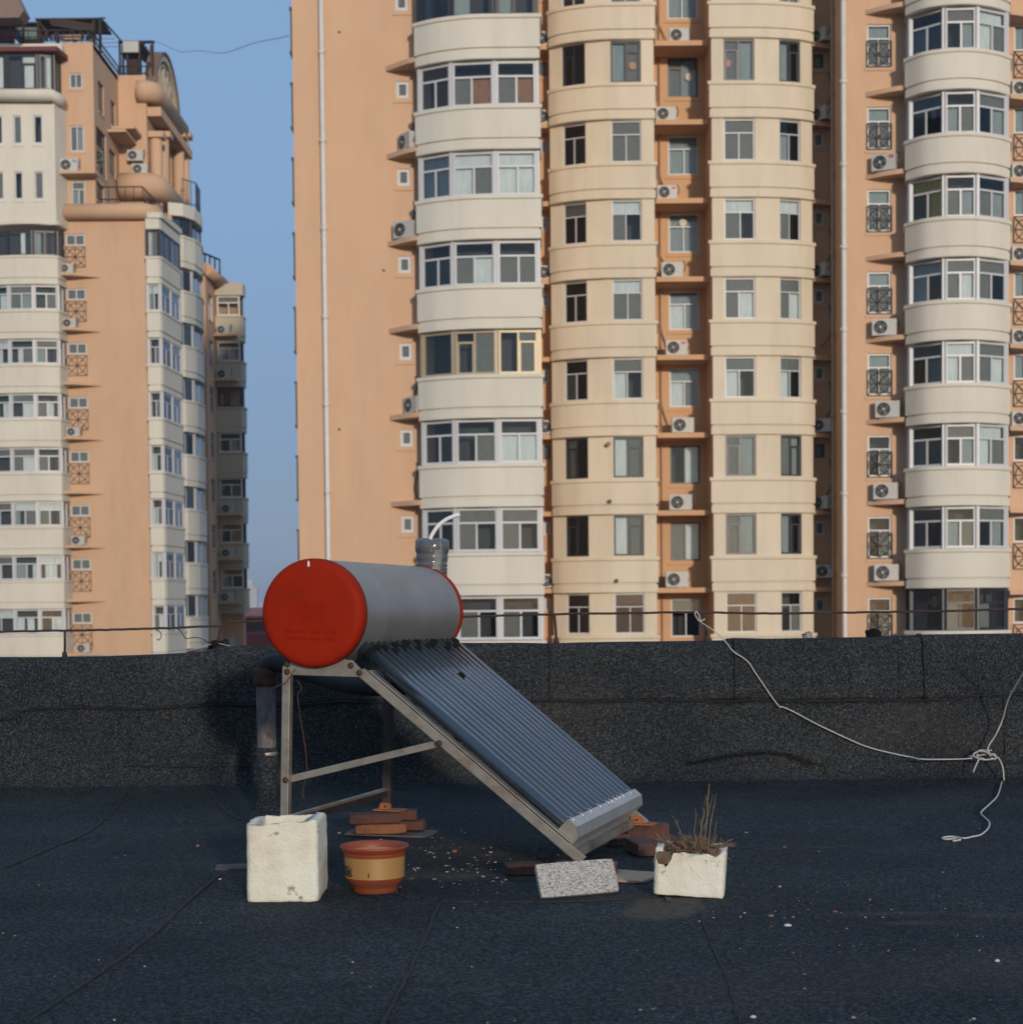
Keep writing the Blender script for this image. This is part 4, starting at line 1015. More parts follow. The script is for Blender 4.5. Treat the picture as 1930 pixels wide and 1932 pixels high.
def plastic():
    m = bpy.data.materials.new('cloudy clear plastic'); m.use_nodes = True; nt = m.node_tree
    nt.nodes.remove(nt.nodes['Principled BSDF']); out = nt.nodes['Material Output']
    tr = N(nt, 'ShaderNodeBsdfTransparent'); tr.inputs[0].default_value = (.80, .83, .86, 1)
    gl = N(nt, 'ShaderNodeBsdfGlossy'); gl.inputs['Roughness'].default_value = .12
    df = N(nt, 'ShaderNodeBsdfDiffuse'); df.inputs[0].default_value = (.22, .23, .25, 1)
    fr = N(nt, 'ShaderNodeFresnel'); fr.inputs[0].default_value = 1.6
    m1 = N(nt, 'ShaderNodeMixShader'); m1.inputs[0].default_value = .38; m2 = N(nt, 'ShaderNodeMixShader')
    nt.links.new(tr.outputs[0], m1.inputs[1]); nt.links.new(df.outputs[0], m1.inputs[2])
    nt.links.new(fr.outputs[0], m2.inputs[0]); nt.links.new(m1.outputs[0], m2.inputs[1]); nt.links.new(gl.outputs[0], m2.inputs[2]); nt.links.new(m2.outputs[0], out.inputs[0])
    return m
M['plastic'] = plastic()

# ================================================================== roof floor
def seg_d(px, py, a, b):
    ax, ay = a; bx, by = b; dx, dy = bx - ax, by - ay; t = max(0, min(1, ((px-ax)*dx + (py-ay)*dy) / (dx*dx + dy*dy + 1e-12)))
    return sqrt((px - ax - dx*t)**2 + (py - ay - dy*t)**2)
WY = 10.75
patch = [G(px, py) for px, py in ((1182, 1727), (1215, 1697), (1302, 1693), (1318, 1716), (1285, 1731), (1235, 1734))]
pc = [(p.x, p.y) for p in patch]
def inpoly(x, y, poly):
    c = False; j = len(poly) - 1
    for i in range(len(poly)):
        xi, yi = poly[i]; xj, yj = poly[j]
        if (yi > y) != (yj > y) and x < (xj - xi) * (y - yi) / (yj - yi) + xi: c = not c
        j = i
    return c
blobs = [((G(1700, 1725)), .35, .05, .9), (G(1745, 1742), .25, .04, .8), (G(1895, 1728), .2, .05, .9), (G(880, 1650), .45, .22, .9), (G(960, 1615), .6, .35, .55), (G(830, 1600), .5, .3, .4), (G(1130, 1690), .3, .12, .35), (G(700, 1840), .5, .1, .3), (G(830, 1865), .3, .05, .35)]
def lin(a, b, st):
    n = int(round((b - a) / st)); return [a + (b - a) * i / n for i in range(n + 1)]
xs = lin(-14, -4, 1.0)[:-1] + lin(-4, 4, .025) + lin(4, 14, 1.0)[1:]
ys = lin(-8, 3.6, .8)[:-1] + lin(3.6, 6.0, .04)[:-1] + lin(6.0, 10.7, .025) 
m = MB(); cols = []
for y in ys:
    for x in xs:
        fine = abs(x) <= 4 and y > 3.5
        z = gz(x, y) + (.0022 * noise.noise(Vector((x*5, y*5, 1))) + .0008 * noise.noise(Vector((x*22, y*22, 4))) if fine else 0)
        if y > 10.4: z += .02 * sstep(10.4, 10.7, y)
        m.v.append(Vector((x, y, z)))
        st = 0; dk = 0
        if fine:
            if inpoly(x, y, pc): st = .85 if seg_d(x, y, pc[0], pc[-1]) > .01 else 1
            for i in range(len(pc)):
                d = seg_d(x, y, pc[i], pc[(i+1) % len(pc)]); 
                if d < .03: st = max(st, .9 * (1 - d/.05))
            for c, rx_, ry_, w in blobs:
                q = ((x - c.x)/rx_)**2 + ((y - c.y)/ry_)**2
                if q < 1: st = max(st, w * (1 - q) * (.6 + .8 * noise.noise(Vector((x*7, y*7, 2)))))
            st = max(st, max(0, noise.noise(Vector((x*.9, y*.9, 9))) - .35) * .7)
        cols += [max(0, min(1, st)), dk, 0, 1]
W_ = len(xs)
for j in range(len(ys) - 1):
    for i in range(W_ - 1): m.face([j*W_+i, j*W_+i+1, (j+1)*W_+i+1, (j+1)*W_+i], 0, True)
fl = m.build('roof_floor', M['floor']); tag(fl, kind='structure')
ca = fl.data.color_attributes.new('stain', 'FLOAT_COLOR', 'POINT'); ca.data.foreach_set('color', cols)
m = MB(); m.box(-14, 14, -8, 11.1, BASE, -.12); o = m.build('floor_slab', M['tile'], fl)
rs = random.Random(8)
def floor_seam(pp, r=.0045):
    r *= 1.45
    pts = catmull([G(*p) for p in pp], 10); out = []
    for i, p in enumerate(pts): p = p.copy(); p.x += rs.uniform(-1, 1)*.0035; p.y += rs.uniform(-1, 1)*.006; p.z = gz(p.x, p.y) + .0015; out.append(p)
    mm = MB(); mm.tube(out, [r * rs.uniform(.6, 1.35) for _ in out], 5); return mm.build('felt_seam', M['tar'], fl)
floor_seam([(243, 1492), (232, 1512), (205, 1541), (165, 1573), (110, 1597), (50, 1622), (0, 1642)])
floor_seam([(415, 1653), (370, 1690), (270, 1780), (155, 1862), (50, 1932)])
floor_seam([(830, 1705), (815, 1738), (770, 1842), (720, 1935)])
floor_seam([(830, 1702), (920, 1703), (1010, 1703)]); floor_seam([(1010, 1703), (1090, 1702), (1160, 1698), (1240, 1694)])
floor_seam([(1318, 1716), (1345, 1790), (1375, 1860), (1395, 1935)], .0018)
floor_seam([(1372, 1601), (1440, 1603), (1560, 1600), (1645, 1596)], .003)
floor_seam([(414, 1521), (440, 1543), (480, 1550), (530, 1552)], .006)

# ================================================================== parapet
ZT = [(-200, 1240), (0, 1239), (150, 1239), (260, 1235), (330, 1232), (385, 1228), (412, 1219), (470, 1217), (600, 1216), (760, 1213), (880, 1212), (965, 1212), (1040, 1213), (1100, 1211), (1320, 1208), (1375, 1207), (1384, 1203), (1450, 1204), (1640, 1201), (1720, 1198), (1740, 1197), (1760, 1196), (1930, 1194), (2200, 1190)]
SEAM = [(-300, 1356), (0, 1356), (35, 1355), (36, 1342), (60, 1338), (150, 1334), (243, 1337), (330, 1334), (410, 1328), (540, 1330), (640, 1323), (760, 1325), (900, 1323), (1000, 1321), (1100, 1323), (1200, 1320), (1290, 1321), (1350, 1323), (1420, 1320), (1500, 1323), (1620, 1321), (1700, 1320), (1790, 1319), (1850, 1311), (1930, 1309), (2300, 1305)]
def interp(tab, x):
    if x <= tab[0][0]: return tab[0][1]
    for (a, u), (b, w) in zip(tab[:-1], tab[1:]):
        if x <= b: return u + (w - u) * (x - a) / (b - a)
    return tab[-1][1]
def pxof(x): return CX + x / WY * F
def zat(x, py): return P(pxof(x), py, WY).z
ridges = [([(1300, 1437), (1342, 1428), (1382, 1421), (1450, 1416), (1490, 1422), (1530, 1438)], .022), ([(1262, 1454), (1282, 1458), (1308, 1467), (1342, 1473)], .014), ([(1558, 1450), (1584, 1452), (1614, 1466)], .02), ([(1507, 1480), (1535, 1474), (1561, 1466)], .022), ([(1840, 1474), (1862, 1460), (1887, 1449), (1925, 1437), (1980, 1440)], .028)]
rid = [([( (px - CX) / F * WY, P(px, py, WY).z) for px, py in pl], amp) for pl, amp in ridges]
vse = [(( px - CX) / F * WY, y0, y1) for px, y0, y1 in ((411, 1222, 1330), (1037, 1212, 1321), (1387, 1205, 1320), (1742, 1198, 1319), (1640, 1215, 1320), (243, 1338, 1490))]
def disp(x, z, zs):
    d = .004 * noise.noise(Vector((x*1.5, z*2, 5))) + .0025 * noise.noise(Vector((x*6, z*6, 7))) + .0012 * noise.noise(Vector((x*25, z*25, 8)))
    dk = 0
    if z > zs: d += .012
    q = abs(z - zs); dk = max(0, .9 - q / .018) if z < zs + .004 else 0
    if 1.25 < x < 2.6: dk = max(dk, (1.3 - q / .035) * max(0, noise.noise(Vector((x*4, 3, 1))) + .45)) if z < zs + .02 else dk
    for pl, amp in rid:
        if pl[0][0] - .2 < x < pl[-1][0] + .2:
            best = 9; sg = 1
            for a, b in zip(pl[:-1], pl[1:]):
                dd = seg_d(x, z, a, b)
                if dd < best: best = dd; t = (x - a[0]) / (b[0] - a[0] + 1e-9); sg = 1 if z > a[1] + (b[1] - a[1]) * t else -1
            w = .045 if sg > 0 else .018
            d += 1.5 * amp * math.exp(-(best / w)**2)
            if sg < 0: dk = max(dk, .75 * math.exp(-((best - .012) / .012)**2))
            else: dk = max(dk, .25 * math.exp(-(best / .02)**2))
    if z < .16: d += .012 * noise.noise(Vector((x*3, z*5, 11))) * (1 - z/.16)
    return d, max(0, min(1, dk))
xs = lin(-14, -4, .5)[:-1] + lin(-4, 4, .0125) + lin(4, 14, .5)[1:]
m = MB(); cols = []; nrow = None
for x in xs:
    px = pxof(x); g0 = gz(x, 10.6) + .01
    zt = zat(x, interp(ZT, px)) - .004 ; zs = zat(x, interp(SEAM, px))
    prof = []
    for i in range(7):       # cove
        a = i / 6 * pi / 2; prof.append((WY - .11 * cos(a) if i < 6 else WY, g0 + .11 * (1 - sin(a)) if False else g0 + .10 * (1 - cos(a)), 0))
    prof = [(WY - .13 * (1 - i/6) ** 1.0 , g0 + .09 * (i/6) ** 2.2, 0) for i in range(7)]
    zz = g0 + .09; K = 52
    for i in range(1, K + 1): prof.append((WY, zz + (zt - .05 - zz) * i / K, 1))
    for i in range(1, 6): a = i / 5 * pi / 2; prof.append((WY + .05 * (1 - cos(a)), zt - .05 + .05 * sin(a), .6))
    for i in range(1, 9): prof.append((WY + .05 + .3 * i / 8, zt - .0012 * i + .003 * noise.noise(Vector((x*3, i*.5, 3))), 0))
    prof += [(WY + .36, zt - .03, 0), (WY + .36, BASE + .1, 0)]
    nrow = len(prof)
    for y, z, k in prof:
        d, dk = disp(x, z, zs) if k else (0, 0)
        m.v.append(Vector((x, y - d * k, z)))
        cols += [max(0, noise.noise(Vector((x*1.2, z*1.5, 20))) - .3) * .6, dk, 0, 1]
for i in range(len(xs) - 1):
    for j in range(nrow - 1): m.face([i*nrow+j, (i+1)*nrow+j, (i+1)*nrow+j+1, i*nrow+j+1], 0, True)
pw = empty('parapet_wall', (0, WY, 0), 'low dark parapet wrapped in grey mineral roofing felt, running across behind the solar heater', 'parapet')
m.v = [v - Vector((0, WY, 0)) for v in m.v]
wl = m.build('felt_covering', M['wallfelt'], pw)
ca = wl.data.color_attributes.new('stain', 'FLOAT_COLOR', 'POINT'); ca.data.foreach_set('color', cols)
def wall_seam(pp, r=.004, n=8, off=.012):
    r *= 1.35; off += .003
    pts = catmull([P(px, py, WY - off) for px, py in pp], n)
    pts = [p + Vector((rs.uniform(-1, 1)*.0025, -WY - 0, rs.uniform(-1, 1)*.0035)) for p in pts]
    mm = MB(); mm.tube(pts, [r * rs.uniform(.5, 1.4) for _ in pts], 5); return mm.build('felt_seam', M['tar'], pw)
wall_seam([(x, interp(SEAM, x) + 1) for x in range(-30, 1971, 25)], .0042, 4)
wall_seam([(409, 1224), (410, 1260), (412, 1300), (411, 1330)], .004, off=.02)
wall_seam([(1036, 1213), (1037, 1250), (1037, 1290), (1038, 1320)], .004, off=.02)
wall_seam([(1384, 1206), (1386, 1216), (1387, 1260), (1387, 1319)], .004, off=.02)
wall_seam([(1728, 1198), (1741, 1202), (1743, 1240), (1745, 1290), (1746, 1317)], .005, off=.02)
wall_seam([(1695, 1225), (1697, 1262), (1695, 1318)], .0022, off=.016)
wall_seam([(1603, 1250), (1604, 1290), (1603, 1319)], .0018, off=.016)
wall_seam([(243, 1338), (243, 1380), (241, 1420), (243, 1468), (243, 1490)], .0045, off=.012)
wall_seam([(246, 1446), (320, 1446), (400, 1446), (470, 1445)], .004)
wall_seam([(1895, 1318), (1896, 1380), (1897, 1460)], .002)
wall_seam([(1558, 1448), (1559, 1470)], .003, off=.03)
wall_seam([(560, 1470), (640, 1493), (730, 1492)], .003, off=.03)

# ================================================================== rails along the parapet top
def rail(name, pts, posts, label, Z=WY + .12):
    e = empty(name, P(*pts[0], Z), label, 'railing'); T = Matrix.Translation(-e.location)
    c = catmull([P(px, py, Z) for px, py in pts], 8)
    c = [p + Vector((0, 0, rs.uniform(-1, 1)*.0015)) for p in c]
    m = MB(); m.T = T; m.tube(c, .0075, 8); m.build('rod', M['rail'], e)
    for (ax, ay, bx, by) in posts:
        m = MB(); m.T = T; a, b = P(ax, ay, Z), P(bx, by, Z); m.tube([a, a.lerp(b, .5) + Vector((.002, 0, 0)), b], .008, 8); m.tube([b + Vector((0, 0, .012)), b - Vector((0, 0, .03))], [.014, .02], 8); m.build('post', M['rail'], e)
rail('iron_rail', [(-120, 1194), (0, 1192), (120, 1190), (200, 1188.5), (291, 1186), (350, 1184), (423, 1180.5)], [(122, 1190, 122, 1234), (416, 1181, 409, 1219)], 'rusty iron rod on short posts along the left stretch of parapet')
rail('iron_rail', [(428, 1173), (470, 1173), (600, 1170), (880, 1163.5), (1047, 1159), (1200, 1156.5), (1305, 1155.5), (1440, 1157.5), (1560, 1156.5), (1660, 1155), (1800, 1152.5), (1960, 1148)], [(1046, 1159, 1049.5, 1207), (1326, 1156, 1333, 1203)], 'long rusty iron rod on thin posts, behind the heater and along the right parapet', WY + .14)

# lumps on the parapet
def lump(name, px, py, w, h, mat, label, cat, Z=WY + .14, seed=0, flat=1.):
    c = P(px, py, Z); m = MB(); n = 10
    for i in range(n + 1):
        for k in range(16):
            t = pi * i / n; a = 2*pi*k/16; v = Vector((sin(t)*cos(a), sin(t)*sin(a) * flat, cos(t)))
            q = 1 + .6 * noise.noise(v * 1.8 + Vector((seed, 0, 0))) + .45 * noise.noise(v * 4 + Vector((seed, 3, 0)))
            m.v.append(Vector((v.x*w/2*q, v.y*w/2*q, max(-.01, v.z*h*.6*q + h*.25))))
    for i in range(n):
        for k in range(16): m.face([i*16+k, (i+1)*16+k, (i+1)*16+(k+1) % 16, i*16+(k+1) % 16], 0, True)
    o = m.build(name, mat, loc=c); tag(o, label, cat); return o
M['stone'] = simple('grey stone', (.22, .21, .19), .9, 0, .3, 20, .003)
lump('stone', 1522, 1203, .07, .04, M['stone'], 'small grey stone lying on top of the parapet, left of the black lump', 'stone', seed=3)
lump('tar_lump', 1648, 1201, .09, .055, M['rubber'], 'crumpled black lump of bitumen or cloth on the right part of the parapet', 'tar lump', seed=7)
lump('tar_lump', 410, 1222, .11, .05, M['rubber'], 'black tar lump round the foot of the post where the left rail ends', 'tar lump', seed=9)

# ================================================================== wires and cords
def cord(name, pts, r, mat, label, cat, n=6):
    m = MB(); c = catmull(pts, n)
    if name == 'cord':
        for p in c:      # rests on the floor and the coved foot of the wall
            p.z = max(p.z, gz(p.x, p.y) + r + .003)
            lim = WY - .03 - r if p.z > .12 else WY - .16 - r
            if p.y < WY: p.y = min(p.y, lim + (p.z > .07) * .0)
    o = c[0].copy(); m.T = Matrix.Translation(-o); m.tube(c, r, 7); b = m.build(name, mat, loc=o); tag(b, label, cat); return b
Zr = WY - .04
up = [P(px, py, WY + .11) for px, py in ((1330, 1168), (1320, 1172), (1314, 1165), (1311, 1158), (1314, 1154), (1318, 1160), (1320, 1168), (1324, 1175))] + [P(px, py, WY + .02) for px, py in ((1345, 1189), (1362, 1203))] + [P(px, py, Zr) for px, py in ((1382, 1228), (1400, 1240), (1413, 1251), (1424, 1268), (1443, 1296), (1458, 1318), (1471, 1334), (1476, 1334), (1497, 1343), (1540, 1366), (1597, 1393), (1638, 1410), (1685, 1422), (1725, 1429), (1786, 1429.5), (1820, 1428))] + [P(1841, 1426, Zr - .03)]
kn = [P(1859 + 17*cos(a) * (1 - .1*a/6), 1423 + 8.5*sin(a) + 1.5*sin(3*a), Zr - .03 - .02*sin(2*a)) for a in [i * .7 for i in range(20)]]
cord('cord', up + kn[:9], .0038, M['rope'], 'thin white cord tied to the right rail, hanging slack across the parapet', 'cord')
kk = [P(1852 + 16*cos(a), 1425 + 7*sin(a), Zr - .06 + .02*sin(a*2)) for a in [i * .8 for i in range(9)]]
r2 = [P(px, py, z) for px, py, z in ((1960, 1215, 9.8), (1945, 1243, 10.0), (1930, 1270, 10.2), (1909, 1306, 10.4), (1899, 1329, 10.5), (1891, 1359, 10.6), (1879, 1386, 10.62), (1864, 1411, 10.64))]
tail = [P(1877, 1426, 10.63), P(1886, 1441, 10.63), P(1892, 1463, 10.6), P(1890, 1483, 10.55)] + [G(px, py) + Vector((0, 0, .006)) for px, py in ((1882, 1504), (1866, 1521), (1851, 1536), (1857, 1545), (1866, 1554), (1865, 1565), (1851, 1578), (1835, 1582), (1819, 1585), (1800, 1582), (1782, 1583), (1778, 1586), (1790, 1587), (1805, 1585), (1812, 1588), (1798, 1590))]
cord('cord', r2 + kk + tail, .0046, M['rope'], 'thicker white cord from the right edge, its loose end lying on the floor', 'cord')
cord('cord', [P(1846, 1424, Zr - .06), P(1838, 1436, Zr - .05), P(1829, 1455, Zr - .04)], .0046, M['rope'], 'short cut end of white cord sticking down left of the knot', 'cord')
cord('wire', [P(px, py, WY + .11) for px, py in ((291, 1186), (298, 1190), (304, 1196), (303, 1204), (299, 1208), (296, 1205))], .003, M['rail'], 'small hooked wire dangling from the left rail', 'wire')
cord('wire', [P(px, py, WY + .11) for px, py in ((330, 1184), (340, 1190), (346, 1199), (352, 1205), (368, 1203), (382, 1206), (394, 1214), (403, 1222))], .003, M['rail'], 'bent dark wire running from the left rail down to the tar lump', 'wire')
cord('wire', [P(px, py, WY + .1) for px, py in ((150, 1237), (250, 1234), (320, 1231), (360, 1227), (390, 1218), (410, 1214), (440, 1220), (470, 1219), (500, 1220))], .002, M['rope'], 'very thin pale wire lying loosely along the left parapet top', 'wire')

# ================================================================== vent pipe and duct
def yz(px, py, Z): return P(px, py, Z)
vz = 9.9
vp = empty('vent_pipe', G(505, 1528), 'flaking grey vent pipe with a rusty collar standing behind the red end cap', 'vent pipe'); b0 = vp.location
ztop = P(505, 1262, b0.y).z - b0.z; sc_ = b0.y / F
m = MB(); r = 18 * sc_
zc_ = P(505, 1293, b0.y).z - b0.z; zb_ = P(505, 1422, b0.y).z - b0.z
m.lathe([(r, 0.02), (r*1.0, zc_)], 28); m.build('pipe', M['castiron'], vp)
m = MB(); m.lathe([(r, zc_ - .005), (r*1.26, zc_), (r*1.3, zc_ + .02), (r*1.28, ztop - .02), (r*1.3, ztop), (r*1.12, ztop + .004), (r*.98, ztop - .02), (r*.98, ztop - .1)], 28); m.build('collar', M['rust'], vp)
m = MB(); m.lathe([(r*1.06, zb_ - .012), (r*1.12, zb_ - .008), (r*1.12, zb_ + .008), (r*1.06, zb_ + .012)], 28); m.build('hose_clamp', M['galv'], vp)
m = MB(); m.lathe([(r*2.0, -.03), (r*1.45, .01), (r*1.15, .06), (r*1.09, zb_ * .6), (r*1.08, zb_ + .03), (r*1.0, zb_ + .035)], 28)
for i, v in enumerate(m.v): m.v[i] = v + Vector((noise.noise(v*9), noise.noise(v*9 + Vector((5,0,0))), 0)) * .008
m.build('felt_sleeve', M['wallfelt'], vp)
dt = [P(503, 1285, b0.y), P(503, 1262, b0.y), P(512, 1252, b0.y - .02), P(530, 1251, b0.y - .05), P(560, 1258, b0.y - .1), P(600, 1272, b0.y - .25), P(650, 1284, b0.y - .5), P(700, 1290, b0.y - .75), P(750, 1288, b0.y - .95), P(800, 1282, b0.y - 1.1), P(850, 1268, b0.y - 1.2)]
c = catmull(dt, 8); m = MB(); o = c[0].copy(); m.T = Matrix.Translation(-o)
m.tube(c, [(.046 + .018 * min(1, i/ (len(c) * .6))) * (1 + .02 * (1 if i % 2 else -1)) for i in range(len(c))], 20)
o_ = m.build('flexible_duct', M['hose_black'], loc=o); tag(o_, 'black ribbed duct bending out of the vent pipe and sagging under the water tank', 'duct')

# ================================================================== solar water heater
th, rx_, ry_, cx, cy, cz = .2873, -.0052, .0264, -.8368, 7.1943, -.0303
L, BE, T_, S1, S2, SA, SB, B0, B1, HH, RR = 1.3749, .6636, 1.1626, .1427, 1.3028, .0837, 1.3173, -.1382, 1.1305, .9803, .23
MA = Matrix.Translation((cx, cy, cz + CAMH)) @ Matrix.Rotation(-th, 4, 'Z') @ Matrix.Rotation(rx_, 4, 'X') @ Matrix.Rotation(ry_, 4, 'Y')
MAI = MA.inverted()
def LP(px, py, s):
    o = MAI @ Vector((0, 0, CAMH)); e = MAI @ P(px, py, 5.); d = e - o; t = (s - o.y) / d.y; q = o + d * t; return (q.x, q.z)
sh = empty('solar_water_heater', label='solar water heater with grey tank, red end caps and sloping blue tubes', cat='solar water heater', mat=MA @ Matrix.Translation((0, 0, -HH)))
TH = Matrix.Translation((0, 0, HH))
def hb(): q = MB(); q.T = TH; return q
def hpart(m, name, mat, parent=None, **k): return m.build(name, mat, parent or sh, **k)
m = hb(); m.lathe([(.2262, .04), (.2262, .32), (.2268, .325), (.2262, .33), (.2262, L - .04)], 96, 'y'); tank = hpart(m, 'tank', M['tank'])
m = hb(); prof = [(0, -.004), (.19, -.004), (.2, -.003), (.211, .0), (.220, .006), (.2265, .014), (.2295, .025), (.23, .035), (.23, .062), (.2265, .064)]
m.lathe(prof, 96, 'y'); cap1 = hpart(m, 'end_cap', M['cap'])
m = hb(); m.lathe([(r, L - h) for r, h in prof[::-1]], 96, 'y'); hpart(m, 'end_cap', M['cap'])
# writing and emblem pressed into the near cap
def text_mesh(body, size, extr, name, spacing=1.0):
    cu = bpy.data.curves.new(name, 'FONT'); cu.body = body; cu.size = size; cu.extrude = extr; cu.align_x = 'CENTER'; cu.space_character = spacing; cu.space_word = 1.6; cu.offset = size * .012; cu.bevel_depth = .0004
    o = bpy.data.objects.new(name, cu); COL.objects.link(o); bpy.context.view_layer.update()
    me = bpy.data.meshes.new_from_object(o.evaluated_get(bpy.context.evaluated_depsgraph_get())); bpy.data.objects.remove(o); me.name = name
    me.materials.clear(); return me
for body, z, w in (('Himin Solar Energy Group', -.083, .237), ('Dezhou Shandong China', -.112, .218)):
    me = text_mesh(body, .021, .0022, 'lettering', 1.12)
    xs_ = [v.co.x for v in me.vertices]; k = w / (max(xs_) - min(xs_))
    for v in me.vertices: v.co.x *= k
    me.materials.append(M['cap_text']); o = bpy.data.objects.new('lettering', me); COL.objects.link(o); o.parent = cap1
    o.location = (-.002, -.0045, HH + z); o.rotation_euler = (pi/2, 0, 0)
em = hb(); E_ = lambda x, y: (-.017 + (x - 920) / 8.04 / 1.3264 / F * 7.19 * 1.0, -.0052, -.004 - (y - 850 + 20) / 8.04 / 1.3264 / F * 7.19)
def stroke(pts, w=.0042): 
    q = [E_(*p) for p in pts]; 
    for a, b in zip(q[:-1], q[1:]): em.beam(a, b, w, .0045, (0, 1, 0))
for st in ([(545, 700), (545, 640), (860, 590), (905, 640)], [(545, 700), (545, 830)], [(905, 640), (905, 850)], [(610, 660), (880, 640)], [(610, 700), (880, 700)], [(610, 735), (820, 735)], [(610, 780), (820, 780)], [(610, 815), (820, 815)], [(530, 860), (915, 860)], [(530, 915), (650, 915)], [(770, 915), (915, 915)], [(530, 955), (650, 955)], [(760, 955), (915, 955)],
           [(955, 620), (955, 950), (1080, 1010), (1180, 1010)], [(955, 620), (1110, 620), (1110, 960)], [(1020, 670), (1080, 760), (970, 840), (1040, 930)], [(1180, 600), (1305, 600), (1305, 1020)], [(1240, 620), (1240, 990)], [(1190, 620), (1190, 700)], [(1190, 710), (1240, 710)], [(1190, 760), (1240, 760)], [(1190, 850), (1240, 850)], [(1190, 900), (1240, 900)]): stroke(st)
stroke([(530, 1080), (620, 1040), (720, 1015), (820, 1020), (920, 1060), (1020, 1100), (1120, 1110), (1220, 1080), (1310, 1020)], .006)
em.build('emblem', M['cap_text'], cap1)
m = hb(); q = LP(583, 1064, 0.0); m.tube([(q[0], -.006, q[1] + .012), (q[0] + .002, -.008, q[1] - .012)], [.004, .006], 6); m.build('paint_drip', M['hose_white'], cap1)
# vacuum tubes
d = Vector((cos(BE), 0, -sin(BE))); nrm = Vector((sin(BE), 0, cos(BE)))
rt2 = random.Random(4)
ring_pos = [.055, .04, .045, .075, .03, .05, .02, .07, .02, .055, .045, .02, .085, .05, .07, .03]
for i in range(16):
    s = S1 + (S2 - S1) * i / 15; o = Vector((0, s, 0)) + nrm * rt2.uniform(-.002, .002)
    m = hb(); r = .0285
    a0, a1 = RR * .93, RR + T_ + .02
    prof = [(a0, r)] + [(a1 - .03, r)] + [(a1 - .03 + .03 * sin(t), max(.003, r * cos(t))) for t in (.5, 1.0, 1.35)]
    m.tube([o + d * a for a, _ in prof], [b for _, b in prof], 20)
    tb = hpart(m, 'vacuum_tube', M['tube'])
    m = hb(); p = RR + ring_pos[i] * .8
    m.tube([o + d * (p - .016), o + d * (p - .012), o + d * (p + .003), o + d * (p + .008)], [r*1.02, r*1.14, r*1.18, r*1.04], 20); m.build('dust_ring', M['rubber'], tb)
    m = hb(); m.tube([o + d * (RR + T_ - .03) + nrm * .031, o + d * (RR + T_ - .012) + nrm * .036, o + d * (RR + T_ + .004) + nrm * .033], .0035, 6)
    if i % 2 == 0 or i in (9, 11): m.build('spring_clip', M['alu'], tb)
q = LP(851, 1298, S1 + (S2 - S1) * 9 / 15); s = S1 + (S2 - S1) * 9 / 15
o = Vector((0, s, 0)); p = (Vector((q[0], 0, q[1])) - nrm*.03).dot(d); m = hb()
m.tube([o + d * (p - .012), o + d * (p - .008), o + d * (p + .012), o + d * (p + .016)], [.0295, .034, .034, .0295], 18); hpart(m, 'slipped_ring', M['rubber'])
# tail cover holding the lower tube ends
e = Vector((0, 0, 0)) + d * (RR + T_)
A = Vector((e.x + .004, e.z + .036))
pent = [A, A + Vector((.036, -.028)), A + Vector((.041, -.075)), A + Vector((-.012, -.135)), A + Vector((-.078, -.082))]
m = hb(); m.prism([tuple(p) for p in pent], SA + .02, SB + .045, 'y'); hpart(m, 'tail_cover', M['alu'], bevel=.002)
m = hb(); c0 = sum(pent, Vector((0, 0))) / 5; m.prism([tuple(c0 + (p - c0) * 1.03) for p in pent], SA + .012, SA + .0195, 'y'); m.build('end_plate', M['galv'], sh)
m = hb(); B_ = pent[3]; m.prism([tuple(B_ + Vector(v)) for v in ((-.004, .006), (.006, -.002), (.030, -.004), (.034, -.036), (.030, -.037), (.026, -.008), (.0, -.012))], SA + .02, SB + .0, 'y'); hpart(m, 'bottom_rail', M['galv'])
# side rails, posts, saddles, braces
def bm3(a, sa, b, sb, w, h, name, mat, up=(0, 0, 1)):
    m = hb(); m.beam((a[0], sa, a[1]), (b[0], sb, b[1]), w, h, up); return hpart(m, name, mat, bevel=.002)
rail_top = LP(682, 1268, SA); foot = (B1 + .04, -HH - .004)
for s, mt in ((SA, 'galv'), (SB, 'galv')):
    bm3(rail_top, s, foot, s, .026, .040, 'side_rail', M[mt])
    ra = Vector((rail_top[0], rail_top[1])); fa = Vector(foot); u_ = (fa - ra).normalized(); n_ = Vector((-u_.y, u_.x)) 
    a = ra + u_ * .03 + n_ * .027; b = ra.lerp(fa, .93) + n_ * .027
    bm3(a, s + .016, b, s + .016, .05, .006, 'rail_flange', M[mt])
pt = LP(541.5, 1262, SA); zpost = pt[1]
bm3((B0, zpost + .01), SA, (B0 - .002, -HH + .006), SA, .036, .036, 'rear_post', M['galv'], (1, 0, 0))
bm3((B0, zpost + .01), SB, (B0 - .002, -HH + .006), SB, .040, .040, 'rear_post', M['dark_post'], (1, 0, 0))
low = [LP(x, y, SA - .02) for x, y in ((683.2, 1268), (682.5, 1273), (678.6, 1277), (666.6, 1277), (605.5, 1275), (552.4, 1273.5), (536.5, 1272.5), (536.2, 1253))]
arc = [(.2275 * cos(radians(a)), .2275 * sin(radians(a))) for a in range(-128, -47, 6)]
topr = [LP(x, y, SA - .02) for x, y in ((653.3, 1245), (665.3, 1245.7), (682.6, 1264))]
arc = [p for p in arc if p[0] < topr[0][0] - .004 and p[0] > low[-1][0] + .03]
poly = [low[-1]] + arc + topr + low[:-1]
